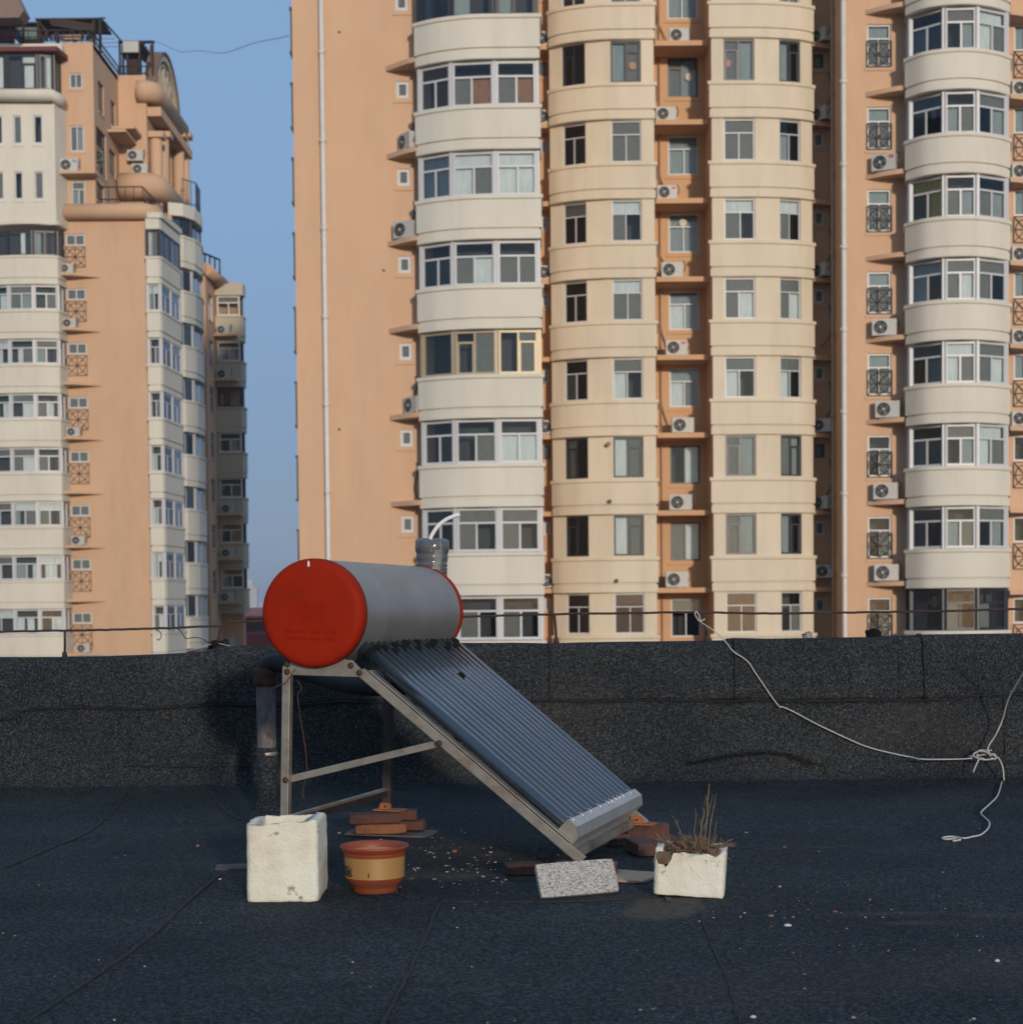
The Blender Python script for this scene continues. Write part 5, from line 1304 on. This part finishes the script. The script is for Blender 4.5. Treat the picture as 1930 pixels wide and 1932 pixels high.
for s in (SA - .021, SB + .017):
    m = hb(); m.prism(poly[::-1], s, s + .004, 'y'); sd = hpart(m, 'saddle_plate', M['galv'])
    m = hb(); m.box(low[-1][0], topr[0][0], s + .0045, s + .035, low[6][1] - .002, low[6][1] + .002); m.build('flange', M['galv'], sd)
m_ = {}
def bolt(px, py, s): 
    q = LP(px, py, s); m = hb(); m.lathe([(.0001, s - .011), (.008, s - .010), (.0095, s - .006), (.0095, s - .003), (.014, s - .003), (.014, s - .0)], 8, 'y', (q[0], 0, q[1])); hpart(m, 'bolt', M['rust'])
for px, py in ((542.4, 1253.6), (542, 1267.6), (662, 1255.9), (678.2, 1269.6)): bolt(px, py, SA - .021)
bolt(538.9, 1472.4, SA - .018); bolt(828.6, 1402.6, SA - .014)
a, b = LP(538.9, 1472.4, SA), LP(829, 1402.6, SA)
bm3(a, SA + .021, b, SA + .017, .004, .030, 'side_brace', M['galv'])
bm3(a, SB - .024, b, SB - .02, .004, .030, 'side_brace', M['dark_post'])
q = LP(729, 1491, SB); bm3((B0 - .002, q[1]), SA + .02, (B0 - .002, q[1]), SB - .02, .026, .026, 'cross_brace', M['galv'])
m = hb(); m.beam((B0 + .012, SA + .02, q[1] - .014), (B0 + .012, SB - .02, q[1] - .014), .003, .03, (0, 0, 1)); hpart(m, 'cross_brace', M['dark_post'])
q = LP(690, 1262, SA); bm3((q[0] + .01, q[1] - .01), SA + .02, (q[0] + .01, q[1] - .01), SB - .02, .03, .006, 'cross_brace', M['galv'])
# foot brackets
for s, b in ((SA, B1), (SB, B1), (SA, B0), (SB, B0)):
    m = hb(); m.box(b - .06, b + .085, s - .05, s + .05, -HH - .004, -HH + .002)
    if (s, b) != (SA, B1): m.prism([(b - .03, -HH + .003), (b + .03, -HH + .003), (b + .03, -HH + .028), (b + .022, -HH + .036), (b - .022, -HH + .036), (b - .03, -HH + .028)], s - .032, s - .027, 'y'); hpart(m, 'foot_bracket', M['rust_orange'])
    m = hb(); m.lathe([(.0001, s - .0335), (.006, s - .0335), (.006, s - .03)], 10, 'y', (b, 0, -HH + .018))
    if (s, b) != (SA, B1): hpart(m, 'bolt', M['ink'])
# rusty tie wire on the near post
p = [MA @ Vector((LP(x, y, SA + .0)[0], SA - .03, LP(x, y, SA)[1])) for x, y in ((563, 1262), (558, 1268), (552, 1278), (545, 1287), (540, 1291), (533, 1292), (528, 1295), (523, 1296))]
cord('wire', p, .0022, M['rust'], 'short dark tie wire hanging from the saddle plate past the near post', 'wire')
p = [MA @ Vector((LP(x, y, SA)[0], SA + .05, LP(x, y, SA)[1])) for x, y in ((552, 1285), (560, 1300), (553, 1313), (556, 1345), (562, 1380), (568, 1420), (570, 1455), (565, 1480), (562, 1500), (566, 1512))]
cord('wire', p, .0025, M['rust'], 'long rusty wire hanging down just right of the near post', 'wire')

# ================================================================== cut bottle and hose over the tank vent
S_B = L + .12
qb = LP(814, 1120, S_B); k = (MA @ Vector((qb[0], S_B, qb[1]))).y / F
bz = lambda py: LP(814, py, S_B)[1]
bo = empty('plastic_bottle', label='cut clear plastic bottle turned upside down over the overflow pipe behind the tank', cat='bottle', mat=MA @ Matrix.Translation((qb[0], S_B, bz(1095))))
zz = lambda py: bz(py) - bz(1095)
prof = [(27*k, zz(1100)), (28.5*k, zz(1092)), (28.5*k, zz(1088))]
for py in (1085, 1079, 1073, 1066):
    prof += [(28.3*k, zz(py + 3)), (29.6*k, zz(py + 1.2)), (29.6*k, zz(py - 1.6)), (28*k, zz(py - 2.6))]
prof += [(29.5*k, zz(1058)), (30.5*k, zz(1050)), (29.4*k, zz(1045)), (30*k, zz(1043.5)), (31.8*k, zz(1040)), (32*k, zz(1030)), (31*k, zz(1022)), (28*k, zz(1018.5)), (20*k, zz(1017)), (8*k, zz(1018)), (0, zz(1019))]
m = MB(); m.lathe(prof, 40)
for i, v in enumerate(m.v):
    if v.z > zz(1028): a = atan2(v.y, v.x); m.v[i] = Vector((v.x * (1 + .03*sin(6*a)), v.y * (1 + .03*sin(6*a)), v.z + .004*sin(6*a)))
m.build('bottle_shell', M['plastic'], bo)
m = MB(); m.lathe([(13*k, zz(1120)), (13.5*k, zz(1040)), (13*k, zz(1022)), (0, zz(1021))], 20, c=(-10*k, 0, 0)); o = m.build('overflow_pipe', M['hose_black']); tag(o, 'thick black insulated overflow pipe seen through the clear bottle', 'pipe'); o.matrix_world = bo.matrix_world.copy()
hp = [MA @ Vector((LP(x, y, S_B)[0], S_B, LP(x, y, S_B)[1])) for x, y in ((810, 1026), (812, 1016), (818, 1004), (828, 991), (842, 980), (856, 974), (867, 970.5))]
cord('hose', hp, 3.9*k, M['hose_white'], 'short white hose curving up out of the upturned plastic bottle', 'hose')

# ================================================================== bricks, tiles, boards
def block(name, loc, size, deg, mat, label, cat, group=None, tilt=(0, 0), bev=.004, seed=0, rough=.0015):
    m = MB(); x, y, z = size; n = 8
    m.box(-x/2, x/2, -y/2, y/2, 0, z)
    o = m.build(name, mat); o.location = loc; o.rotation_euler = (tilt[0], tilt[1], radians(deg))
    bm_ = __import__('bmesh').new(); bm_.from_mesh(o.data); import bmesh
    bmesh.ops.subdivide_edges(bm_, edges=bm_.edges[:], cuts=7, use_grid_fill=True)
    for v in bm_.verts:
        c = v.co; edge = sum((abs(abs(c.x) - x/2) < 1e-4, abs(abs(c.y) - y/2) < 1e-4, min(abs(c.z), abs(c.z - z)) < 1e-4))
        if edge >= 2: v.co -= Vector((math.copysign(1, c.x), math.copysign(1, c.y), 1 if c.z > z/2 else -1)) * (.0015 + .004 * abs(noise.noise(c*30 + Vector((seed, 0, 0)))) * (edge - 1)) if c.z > .001 or edge else Vector()
        v.co += noise.noise_vector(c*25 + Vector((seed, 1, 2))) * rough
    bm_.to_mesh(o.data); bm_.free()
    for p_ in o.data.polygons: p_.use_smooth = False
    tag(o, label, cat, group); return o
def wb(b, s, z=-HH): return MA @ Vector((b, s, z))
FR = wb(B0, SB); fz = FR.z - .006
def hfl(x, y): return gz(x, y)
# far rear stack
zg = hfl(FR.x, FR.y) + .004; hbk = (fz - zg - .016) / 2
block('floor_tile', (FR.x + .02, FR.y - .01, zg - .002), (.42, .24, .011), -12, M['tile'], 'thin dusty tile lying under the rear brick stack', 'tile', tilt=(0, .02), seed=2)
zg += .013
block('brick', (FR.x - .03, FR.y - .09, zg), (.25, .115, hbk), 8, M['brick_orange'], 'orange brown brick at the front of the lower course of the rear stack', 'brick', 'bricks under the heater', seed=3)
block('brick', (FR.x + .075, FR.y + .035, zg), (.22, .115, hbk), -4, M['brick_dark'], 'dark brick at the back right of the lower course of the rear stack', 'brick', 'bricks under the heater', seed=5)
block('brick', (FR.x - .055, FR.y - .07, zg + hbk + .001), (.255, .115, hbk), 7, M['brick_dark'], 'sooty brick at the front of the upper course of the rear stack', 'brick', 'bricks under the heater', seed=6)
block('brick', (FR.x + .035, FR.y + .05, zg + hbk + .001), (.22, .115, hbk), 0, M['brick_dark'], 'sooty brick at the back of the upper course, under the far rear post', 'brick', 'bricks under the heater', seed=8)
# far front
FF = wb(B1, SB); q = G(1217, 1619)
zg = hfl(FF.x, FF.y) + .002; h = FF.z - .006 - zg
block('brick', (q.x + .0, q.y + .14, hfl(q.x, q.y) + .002), (.112, .25, min(h, .058)), 12, M['brick_dark'], 'brick pointing at the camera under the far end of the tail cover', 'brick', 'bricks under the heater', seed=9)
block('brick', (FF.x + .05, FF.y + .03, zg), (.20, .115, h), -4, M['brick_dark'], 'dark red brick lying crosswise under the far front foot', 'brick', 'bricks under the heater', seed=11)
block('brick', (FF.x - .16, FF.y - .08, zg), (.12, .24, .055), 35, M['brick_dark'], 'sooty brick half hidden in shade left of the far front foot', 'brick', 'bricks under the heater', seed=12)
# near front
NF = wb(B1, SA); zg = hfl(NF.x, NF.y) + .002; h = NF.z - .006 - zg
block('board', (NF.x + .18, NF.y - .12, zg + .002), (.30, .24, .012), -28, M['board'], 'small brown board poking out from behind the granite slab', 'board', tilt=(0, .0), seed=4, rough=.0008)
block('brick', (NF.x + .05, NF.y - .04, zg + .016), (.25, .115, h - .017), -6, M['brick'], 'brown red brick behind the granite slab, under the near front foot', 'brick', 'bricks under the heater', seed=13)
block('brick', (NF.x - .20, NF.y + .0, zg), (.16, .11, .045), 8, M['brick_dark'], 'broken brick half behind the left end of the granite slab', 'brick', 'bricks under the heater', seed=14)
# near rear, behind the foam box
NR = wb(B0, SA); zg = hfl(NR.x, NR.y) + .002; h = NR.z - .006 - zg
block('floor_tile', (NR.x - .08, NR.y - .05, zg), (.42, .14, .010), 6, M['tile'], 'thin tile sticking out left from behind the tall foam box', 'tile', seed=2)
block('brick', (NR.x, NR.y + .04, zg + .012), (.25, .115, h - .013), 4, M['brick_dark'], 'brick under the near rear post, hidden behind the tall foam box', 'brick', 'bricks under the heater', seed=15)
# granite slab leaning on the brick
a = G(1019, 1698); b = G(1165, 1685); a.z += .001
ux = (b - a); wsl = ux.length; ux.normalize()
upv = (P(1010, 1634, a.y + .055) - a); hsl = upv.length; nv = ux.cross(upv).normalized(); upv = nv.cross(ux).normalized()
sl = block('granite_slab', (0, 0, 0), (wsl, .022, hsl), 0, M['granite'], 'speckled grey granite slab propped on edge in front of the heater foot', 'slab', seed=16, rough=.0004)
R3 = Matrix((( ux.x, nv.x, upv.x, 0), (ux.y, nv.y, upv.y, 0), (ux.z, nv.z, upv.z, 0), (0, 0, 0, 1)))
ctr = a + ux * wsl/2 - nv * .011
if nv.y < 0: pass
sl.matrix_world = Matrix.Translation(a + ux*wsl/2 + nv*.011) @ R3

# ================================================================== foam boxes
def foam_box(name, origin, yaw, roll, W, D, H, th_, notch, label, seed, mat):
    """open topped box with rounded corners and a broken rim"""
    root = empty(name, origin, label, 'foam box'); root.rotation_euler = (0, roll, yaw)
    def ring(w, d, r, n=6, per=26):
        pts = []
        for cxs, cys, a0 in ((1, 1, 0), (-1, 1, 90), (-1, -1, 180), (1, -1, 270)):
            for i in range(n + 1):
                a = radians(a0 + 90 * i / n); pts.append((cxs * (w/2 - r) + r*cos(a), cys * (d/2 - r) + r*sin(a)))
        out = []                        # resample
        P_ = pts + [pts[0]]; seg = [sqrt((P_[i+1][0]-P_[i][0])**2 + (P_[i+1][1]-P_[i][1])**2) for i in range(len(pts))]; T = sum(seg); K = 160
        acc = 0; i = 0
        for k in range(K):
            t = T * k / K
            while acc + seg[i] < t: acc += seg[i]; i += 1
            f = (t - acc) / seg[i]; out.append((P_[i][0] + (P_[i+1][0]-P_[i][0])*f, P_[i][1] + (P_[i+1][1]-P_[i][1])*f))
        return out
    o_, i_ = ring(W, D, .022), ring(W - 2*th_, D - 2*th_, .014)
    m = MB(); K = 160; rows = 34; idx = []
    def top(x, y):
        a = atan2(y, x); return H + (.011 if seed > 3 else .009) * noise.noise(Vector((x*26, y*26, seed))) + .006 * noise.noise(Vector((x*70, y*70, seed))) + notch(x / W * 2, y / D * 2)
    def bumpv(v, amp=.0035):
        return v + noise.noise_vector(v * 28 + Vector((seed, 0, 0))) * amp * .6 + noise.noise_vector(v * 9 + Vector((seed, 5, 0))) * amp * .5
    for j in range(rows + 1):
        for x, y in o_: 
            t = j / rows; zt = top(x, y); z = t * zt; s = 1 - (.012 * (1 - min(1, t * 12))) - (.01 * max(0, (t - .97) / .03)); m.v.append(bumpv(Vector((x*s, y*s, z)))); 
    for j in range(18):
        for x, y in i_: 
            t = j / 17; zt = top(x * 1.1, y * 1.1); z = zt - t * (zt - .05); m.v.append(bumpv(Vector((x, y, z + (.004 if j else 0)))))
    R_n = rows + 1 + 18
    for j in range(R_n - 1):
        for k in range(K): l = (k + 1) % K; m.face([j*K+k, j*K+l, (j+1)*K+l, (j+1)*K+k], 0, True)
    m.face([k for k in range(K)][::-1], 0, False); m.face([(R_n-1)*K + k for k in range(K)], 1, False)
    m.build('foam_shell', [mat, M['soil']], root); return root
def n1(u, v):   # tall box: scalloped front rim, chipped back
    r = 0
    if v < -.7: r -= .012 * max(0, sin((u + 1.2) * 2.2)) + (.01 if u > .55 else 0) * 0
    if v > .5: r -= .014 * (1 + noise.noise(Vector((u*4, 1, 1))))
    if u < -.8: r -= .006
    if u > .8: r += .004
    return r
a = P(467, 1703, G(467, 1703).y); f1 = G(533, 1703)
fb1 = foam_box('foam_box', (f1.x + .0, f1.y + .17, gz(f1.x, f1.y) + .001), radians(0), 0, .268, .34, .297, .03, n1, 'tall white foam box with a broken rim standing in front of the near heater leg', 1.3, M['foam'])
def n2(u, v):
    r = 0
    if v < -.6: r -= .040 * sstep(-.45, -.72, u) * sstep(-1.05, -.85, u) * 1.15 + .014 * sstep(-.9, -.3, u) * sstep(1.0, .75, u) 
    if v < -.6 and u < -.5: r -= .02
    if v > .6: r -= .006
    return r
f2a, f2b = G(1263, 1690), G(1379, 1700)
c_ = (f2a + f2b) / 2; yaw2 = radians(-9)
fb2 = foam_box('foam_box', (c_.x - .005 + .125*sin(-yaw2)*-1, c_.y + .125, gz(c_.x, c_.y) + .006), yaw2, radians(3.0), .262, .25, .172, .026, n2, 'low white foam box holding dead stems, its front rim broken down at the left', 5.1, M['foam'])
# soil and dead plant in the low box
bm_root = fb2.matrix_basis if False else Matrix.Translation(fb2.location) @ fb2.rotation_euler.to_matrix().to_4x4()
m = MB(); n = 14
for j in range(n + 1):
    for i in range(n + 1):
        x = (-.5 + i/n) * .205; y = (-.5 + j/n) * .19; m.v.append(Vector((x, y, .140 + .012*noise.noise(Vector((x*20, y*20, 1))) - .012*((x/.1)**2 + (y/.1)**2) * .5 - .045*sstep(-.03, -.08, x)*sstep(-.01, -.07, y))))
for j in range(n):
    for i in range(n): m.face([j*(n+1)+i, j*(n+1)+i+1, (j+1)*(n+1)+i+1, (j+1)*(n+1)+i], 0, True)
o = m.build('soil', M['soil']); tag(o, kind='stuff'); o.matrix_world = bm_root
dp = empty('dry_plant', label='dead plant with tall stems and tangled brown roots in the low foam box', cat='dry plant', mat=bm_root @ Matrix.Translation((0, 0, .142)))
DI = (bm_root @ Matrix.Translation((0, 0, .142))).inverted()
rp = random.Random(12)
Yp = c_.y + .12
for base, tip in (((1305, 1600), (1268, 1538)), ((1318, 1600), (1331, 1505)), ((1316, 1600), (1345, 1500)), ((1326, 1600), (1338, 1478)), ((1330, 1600), (1339, 1480)), ((1334, 1602), (1351, 1498)), ((1312, 1598), (1312, 1524)), ((1322, 1602), (1326, 1530)), ((1328, 1602), (1320, 1545)), ((1340, 1602), (1352, 1550))):
    a = DI @ P(*base, Yp + rp.uniform(-.03, .03)); b = DI @ P(*tip, Yp + rp.uniform(-.05, .05)); a.z = min(a.z, .0)
    pts = [a.lerp(b, t) + Vector((rp.uniform(-.004, .004), rp.uniform(-.004, .004), 0)) * (1 if 0 < t < 1 else 0) for t in (0, .25, .5, .75, 1)]
    m = MB(); m.tube(pts, [.0021, .0019, .0015, .0011, .0006], 6); 
    if rp.random() < .6: p = pts[3]; m.tube([p, p + Vector((rp.uniform(-.012, .012), 0, .022))], [.0012, .0006], 5)
    m.build('stem', M['straw'], dp)
m = MB()
for i in range(700):
    x = rp.gauss(0, .045); y = rp.uniform(-.085, .085); x = max(-.098, min(.098, x + .01)); z = rp.uniform(-.01, .012)
    p = Vector((x, y, z)); pts = [p]; a = rp.uniform(0, 2*pi); v = Vector((cos(a)*.6, sin(a)*.5, rp.uniform(.2, 1.1))).normalized()
    for _ in range(6):
        v = (v + Vector((rp.uniform(-.5, .5), rp.uniform(-.5, .5), rp.uniform(-.55, .3)))).normalized(); pts.append(pts[-1] + v * rp.uniform(.007, .017))
        if abs(pts[-1].x) < .1 and abs(pts[-1].y) < .09 and pts[-1].z < 0: pts[-1].z = .002
    m.tube(pts, [.0019, .0018, .0016, .0014, .0012, .001, .0007], 4, mi=0 if i % 3 else 1, caps=False)
for i in range(130):      # strands hanging over the broken front rim and the right side
    x = rp.choice([rp.uniform(-.115, -.07), rp.uniform(-.11, -.08), rp.uniform(.06, .11)]); p = Vector((x, -.095, .015 if x < 0 else .035)); pts = [p]; v = Vector((rp.uniform(-.3, .4), -1, .2)).normalized()
    for _ in range(5): v = (v + Vector((rp.uniform(-.5, .5), rp.uniform(-.05, .2), -.55))).normalized(); q = pts[-1] + v * .011; q.y = max(q.y, -.137); pts.append(q)
    m.tube(pts, .0014, 4, mi=0, caps=False)
for i in range(34):
    x = rp.choice([-1, 1]) * rp.uniform(.09, .12); p = Vector((x, rp.uniform(-.02, .08), .03)); pts = [p]; v = Vector((math.copysign(1, x), 0, .6)).normalized()
    for _ in range(5): v = (v + Vector((rp.uniform(-.4, .4), rp.uniform(-.4, .4), rp.uniform(-.4, .3)))).normalized(); pts.append(pts[-1] + v * .010)
    m.tube(pts, .0014, 4, mi=0, caps=False)
o = m.build('root_tangle', [M['root'], M['straw']], dp); o['kind'] = 'stuff'
m = MB()
for i in range(26):
    p = Vector((rp.uniform(-.09, .09), rp.uniform(-.12, .1), 0)); v = Vector((rp.uniform(-1, 1), rp.uniform(-1, 1), rp.uniform(0, .8))).normalized(); m.tube([p, p + v*.02, p + v*.035 + Vector((0, 0, -.006))], [.0012, .001, .0006], 4)
o = m.build('dry_twigs', M['root'], loc=f1 + Vector((0, .19, .1))); tag(o, 'few dry twigs lying on the soil inside the tall foam box', 'twigs'); 

# ================================================================== flower pot
pz = G(704, 1690); k = pz.y / F
fp = empty('flower_pot', (pz.x, pz.y + .09, gz(pz.x, pz.y) + .001), 'empty terracotta and ochre flower pot standing right of the tall foam box', 'flower pot')
k = fp.location.y / F
m = MB(); hpz = .178
pr = [(0, .004), (40*k, .0), (42*k, .004), (42.5*k, .018), (44*k, .025), (49*k, .034), (55*k, .052), (56.5*k, .06)]
m.lathe(pr, 64, mi=0)
pr2 = [(56.5*k, .06), (57.5*k, .14)]
m.lathe(pr2, 64, mi=1); m.lathe([(57.5*k, .14), (57.9*k, .141), (58.5*k, .160)], 64, mi=0)
m.lathe([(56*k, .160), (55*k, .12), (52*k, .06), (44*k, .03), (0, .028)], 64, mi=2)
m.build('pot_body', [M['terra'], M['ochre'], M['pot_in']], fp)
m = MB(); m.lathe([(58.4*k, .155), (60*k, .157), (63*k, .168), (65*k, .172), (65.5*k, .177), (64.5*k, .181), (61*k, .180), (57*k, .170), (55.5*k, .155)], 64); m.build('rim', M['terra'], fp)
for ch, ang, zc2, s in (('意', -143, .083, .046), ('如', -160, .083, .046)):
    me = text_mesh(ch, s, .0, 'character')
    for v in me.vertices:
        a = radians(ang) + (v.co.x) / .12; z = zc2 - .012 + v.co.y; r = (56.5 + (z - .06) / .08) * k + .0006 + (v.co.z > 0) * .0004
        v.co = Vector((r*cos(a), r*sin(a), z))
    me.materials.append(M['ink']); o = bpy.data.objects.new('written_character', me); COL.objects.link(o); o.parent = fp
m = MB(); aa = radians(-97)
ring = []
for i in range(14):
    t = 2*pi*i/14; a = aa + .022*cos(t); z = .078 + .012*sin(t); r = 57*k + .0008; ring.append(m.pt((r*cos(a), r*sin(a), z)))
m.face(ring); m.build('leaf_mark', M['ink'], fp)

# ================================================================== loose stones and debris
def pebble(px, py, w, h, mat, label, seed): 
    c = G(px, py); m = MB(); n = 7
    for i in range(n + 1):
        for q in range(12):
            t = pi*i/n; a = 2*pi*q/12; v = Vector((sin(t)*cos(a), sin(t)*sin(a)*.7, cos(t))); f = 1 + .3*noise.noise(v*1.6 + Vector((seed, 0, 0))); m.v.append(Vector((v.x*w/2*f, v.y*w/2*f, max(0, v.z*h/2*f + h*.3))))
    for i in range(n):
        for q in range(12): m.face([i*12+q, (i+1)*12+q, (i+1)*12+(q+1) % 12, i*12+(q+1) % 12], 0, True)
    o = m.build('pebble', mat, loc=c); tag(o, label, 'pebble', 'pebbles on the roof floor')
wst = simple('white stone', (.48, .45, .39), .7); bst = simple('brown stone', (.24, .13, .08), .9); tst = simple('tan stone', (.27, .2, .14), .9)
pebble(1486, 1748, .028, .010, wst, 'largest white flat pebble, on the floor right of the low foam box', 1)
pebble(1455, 1730, .020, .010, bst, 'brown pebble just above left of the largest white pebble', 2)
pebble(1881, 1815, .018, .009, wst, 'white pebble near the right edge of the picture', 3)
pebble(1421, 1935 - 14, .016, .008, wst, 'pale pebble close to the bottom edge, right of centre', 4)
pebble(1471, 1675, .013, .010, tst, 'small orange tan pebble right of the low foam box', 5)
pebble(373, 1598, .018, .012, bst, 'brown pebble left of the tall foam box', 6)
pebble(492, 1617 - 12, .014, .008, wst, 'white pebble just left of the tall foam box top', 7) if False else None
pebble(415, 1660, .014, .006, wst, 'small white pebble left of the tall foam box, near the diagonal seam', 8)
pebble(1610, 1812 + 110, .014, .007, tst, 'tan pebble near the lower right corner', 9)
pebble(443, 1938 - 22, .015, .008, bst, 'brown pebble at the bottom left', 10) if False else None
pebble(1320 + 0, 1880 - 0, .012, .006, tst, 'small tan pebble on the faint seam below the low foam box', 11) if False else None
rd = random.Random(31)
m = MB(); dm = [simple('pale chip', (.34, .32, .29), .8), simple('brick chip', (.20, .07, .035), .9), tst, simple('dark chip', (.03, .03, .03), .8), simple('grey chip', (.2, .19, .18), .9)]
def chip(x, y, w, mi):
    z = gz(x, y) + .001; a = rd.uniform(0, 6.3); l = w * rd.uniform(.5, 1); hh_ = w * rd.uniform(.15, .4); k = rd.randint(4, 6); th0 = a
    A = [m.pt((x + cos(a + 2*pi*i/k)*w/2*rd.uniform(.7, 1.1), y + sin(a + 2*pi*i/k)*l/2, z)) for i in range(k)]
    B = [m.pt((m.v[q].x*.85 + x*.15, m.v[q].y*.85 + y*.15, z + hh_*rd.uniform(.7, 1))) for q in A]
    m.face(B, mi)
    for i in range(k): j = (i+1) % k; m.face([A[i], A[j], B[j], B[i]], mi)
for _ in range(190):      # around and under the heater
    px, py = rd.gauss(905, 110), rd.gauss(1628, 33)
    if not 1535 < py < 1760: continue
    g_ = G(px, py); chip(g_.x, g_.y, rd.choice([.004, .006, .008, .012, .016]), rd.choice([0, 0, 1, 1, 2, 2, 4]))
for px, py, w, mi in ((858, 1609, .035, 1), (925, 1600, .03, 3), (1020, 1603, .02, 3), (1025, 1640, .02, 1), (1012, 1630, .02, 2), (1260, 1700, .04, 3), (640, 1573, .018, 0), (655, 1600, .03, 4), (1000, 1633, .03, 1), (955, 1588, .025, 1), (820, 1660, .02, 4), (1575, 1722, .02, 1), (1480, 1600, .02, 1), (1408, 1572, .02, 2)):
    g_ = G(px, py); chip(g_.x, g_.y, w, mi)
for _ in range(170):
    g_ = G(rd.uniform(0, 1930), rd.uniform(1500, 1932)); chip(g_.x, g_.y, rd.choice([.003, .004, .005, .007, .010]), rd.choice([0, 4, 4, 4, 2, 3, 3, 3]))
for _ in range(80):
    g_ = G(rd.gauss(1600, 160), rd.gauss(1735, 45)) ; chip(g_.x, g_.y, rd.choice([.004, .006, .009]), rd.choice([0, 4, 2, 1]))
o = m.build('debris', dm); tag(o, kind='stuff')

# ================================================================== light
SUN_EL, SUN_AZ = radians(9.5), radians(14.6)     # low sun behind the camera, to its right
sd = bpy.data.lights.new('sun', 'SUN'); so = bpy.data.objects.new('sun', sd); COL.objects.link(so)
sd.energy = 2.75; sd.angle = radians(2.6); sd.color = (1, .87, .72)
dirv = Vector((sin(SUN_AZ)*cos(SUN_EL), -cos(SUN_AZ)*cos(SUN_EL), sin(SUN_EL)))   # towards the sun
so.rotation_euler = dirv.to_track_quat('Z', 'Y').to_euler()
w = bpy.data.worlds.new('World'); SC.world = w; w.use_nodes = True; nt = w.node_tree
bg = nt.nodes['Background']; sk = nt.nodes.new('ShaderNodeTexSky'); sk.sky_type = 'NISHITA'; sk.sun_disc = False
sk.sun_elevation = SUN_EL; sk.sun_rotation = pi - SUN_AZ; sk.altitude = 50; sk.air_density = 1.0; sk.dust_density = .6; sk.ozone_density = 2.5
# hazy evening air: the low sky away from the sun is a flat grey blue
gtc = nt.nodes.new('ShaderNodeTexCoord'); sx = nt.nodes.new('ShaderNodeSeparateXYZ'); nt.links.new(gtc.outputs['Generated'], sx.inputs[0])
SK = 1 / .12
hz = ramp(nt, sx.outputs['Z'], [(0, tuple(v * SK * 1 for v in (.225, .305, .44))), (.10, tuple(v * SK * 1 for v in (.225, .335, .52))), (.22, tuple(v * SK * 1 for v in (.238, .392, .625))), (.40, tuple(v * SK * 1 for v in (.235, .395, .64))), (.58, tuple(v * SK * 1 for v in (.44, .60, .83))), (1, tuple(v * SK * 1 for v in (.42, .56, .78)))])
fk = ramp(nt, sx.outputs['Y'], [(.0, (.6,)*3), (.45, (.92,)*3)])      # towards the sun the physical sky takes over
nt.links.new(mixc(nt, fk, sk.outputs[0], hz), bg.inputs[0]); bg.inputs[1].default_value = .12
SC.view_settings.view_transform = 'Standard'; SC.view_settings.look = 'None'; SC.view_settings.exposure = 0; SC.view_settings.gamma = 1
SC.cycles.use_denoising = True; SC.cycles.max_bounces = 6; SC.cycles.transparent_max_bounces = 12; SC.cycles.sample_clamp_indirect = 4
try: SC.cycles.denoising_input_passes = 'RGB_ALBEDO_NORMAL'; SC.cycles.denoising_prefilter = 'ACCURATE'
except Exception: pass

# ================================================================== evening haze
m = MB(); m.box(-3010, 3010, -310, 5010, BASE - 1.1, 40)
hm = bpy.data.materials.new('haze'); hm.use_nodes = True; nt = hm.node_tree; nt.nodes.remove(nt.nodes['Principled BSDF'])
pv = nt.nodes.new('ShaderNodeVolumePrincipled'); pv.inputs['Color'].default_value = (.80, .86, .95, 1); pv.inputs['Density'].default_value = .00035; pv.inputs['Anisotropy'].default_value = .2
nt.links.new(pv.outputs[0], nt.nodes['Material Output'].inputs['Volume'])
o = m.build('haze', hm); tag(o, kind='stuff')
SC.cycles.volume_bounces = 0
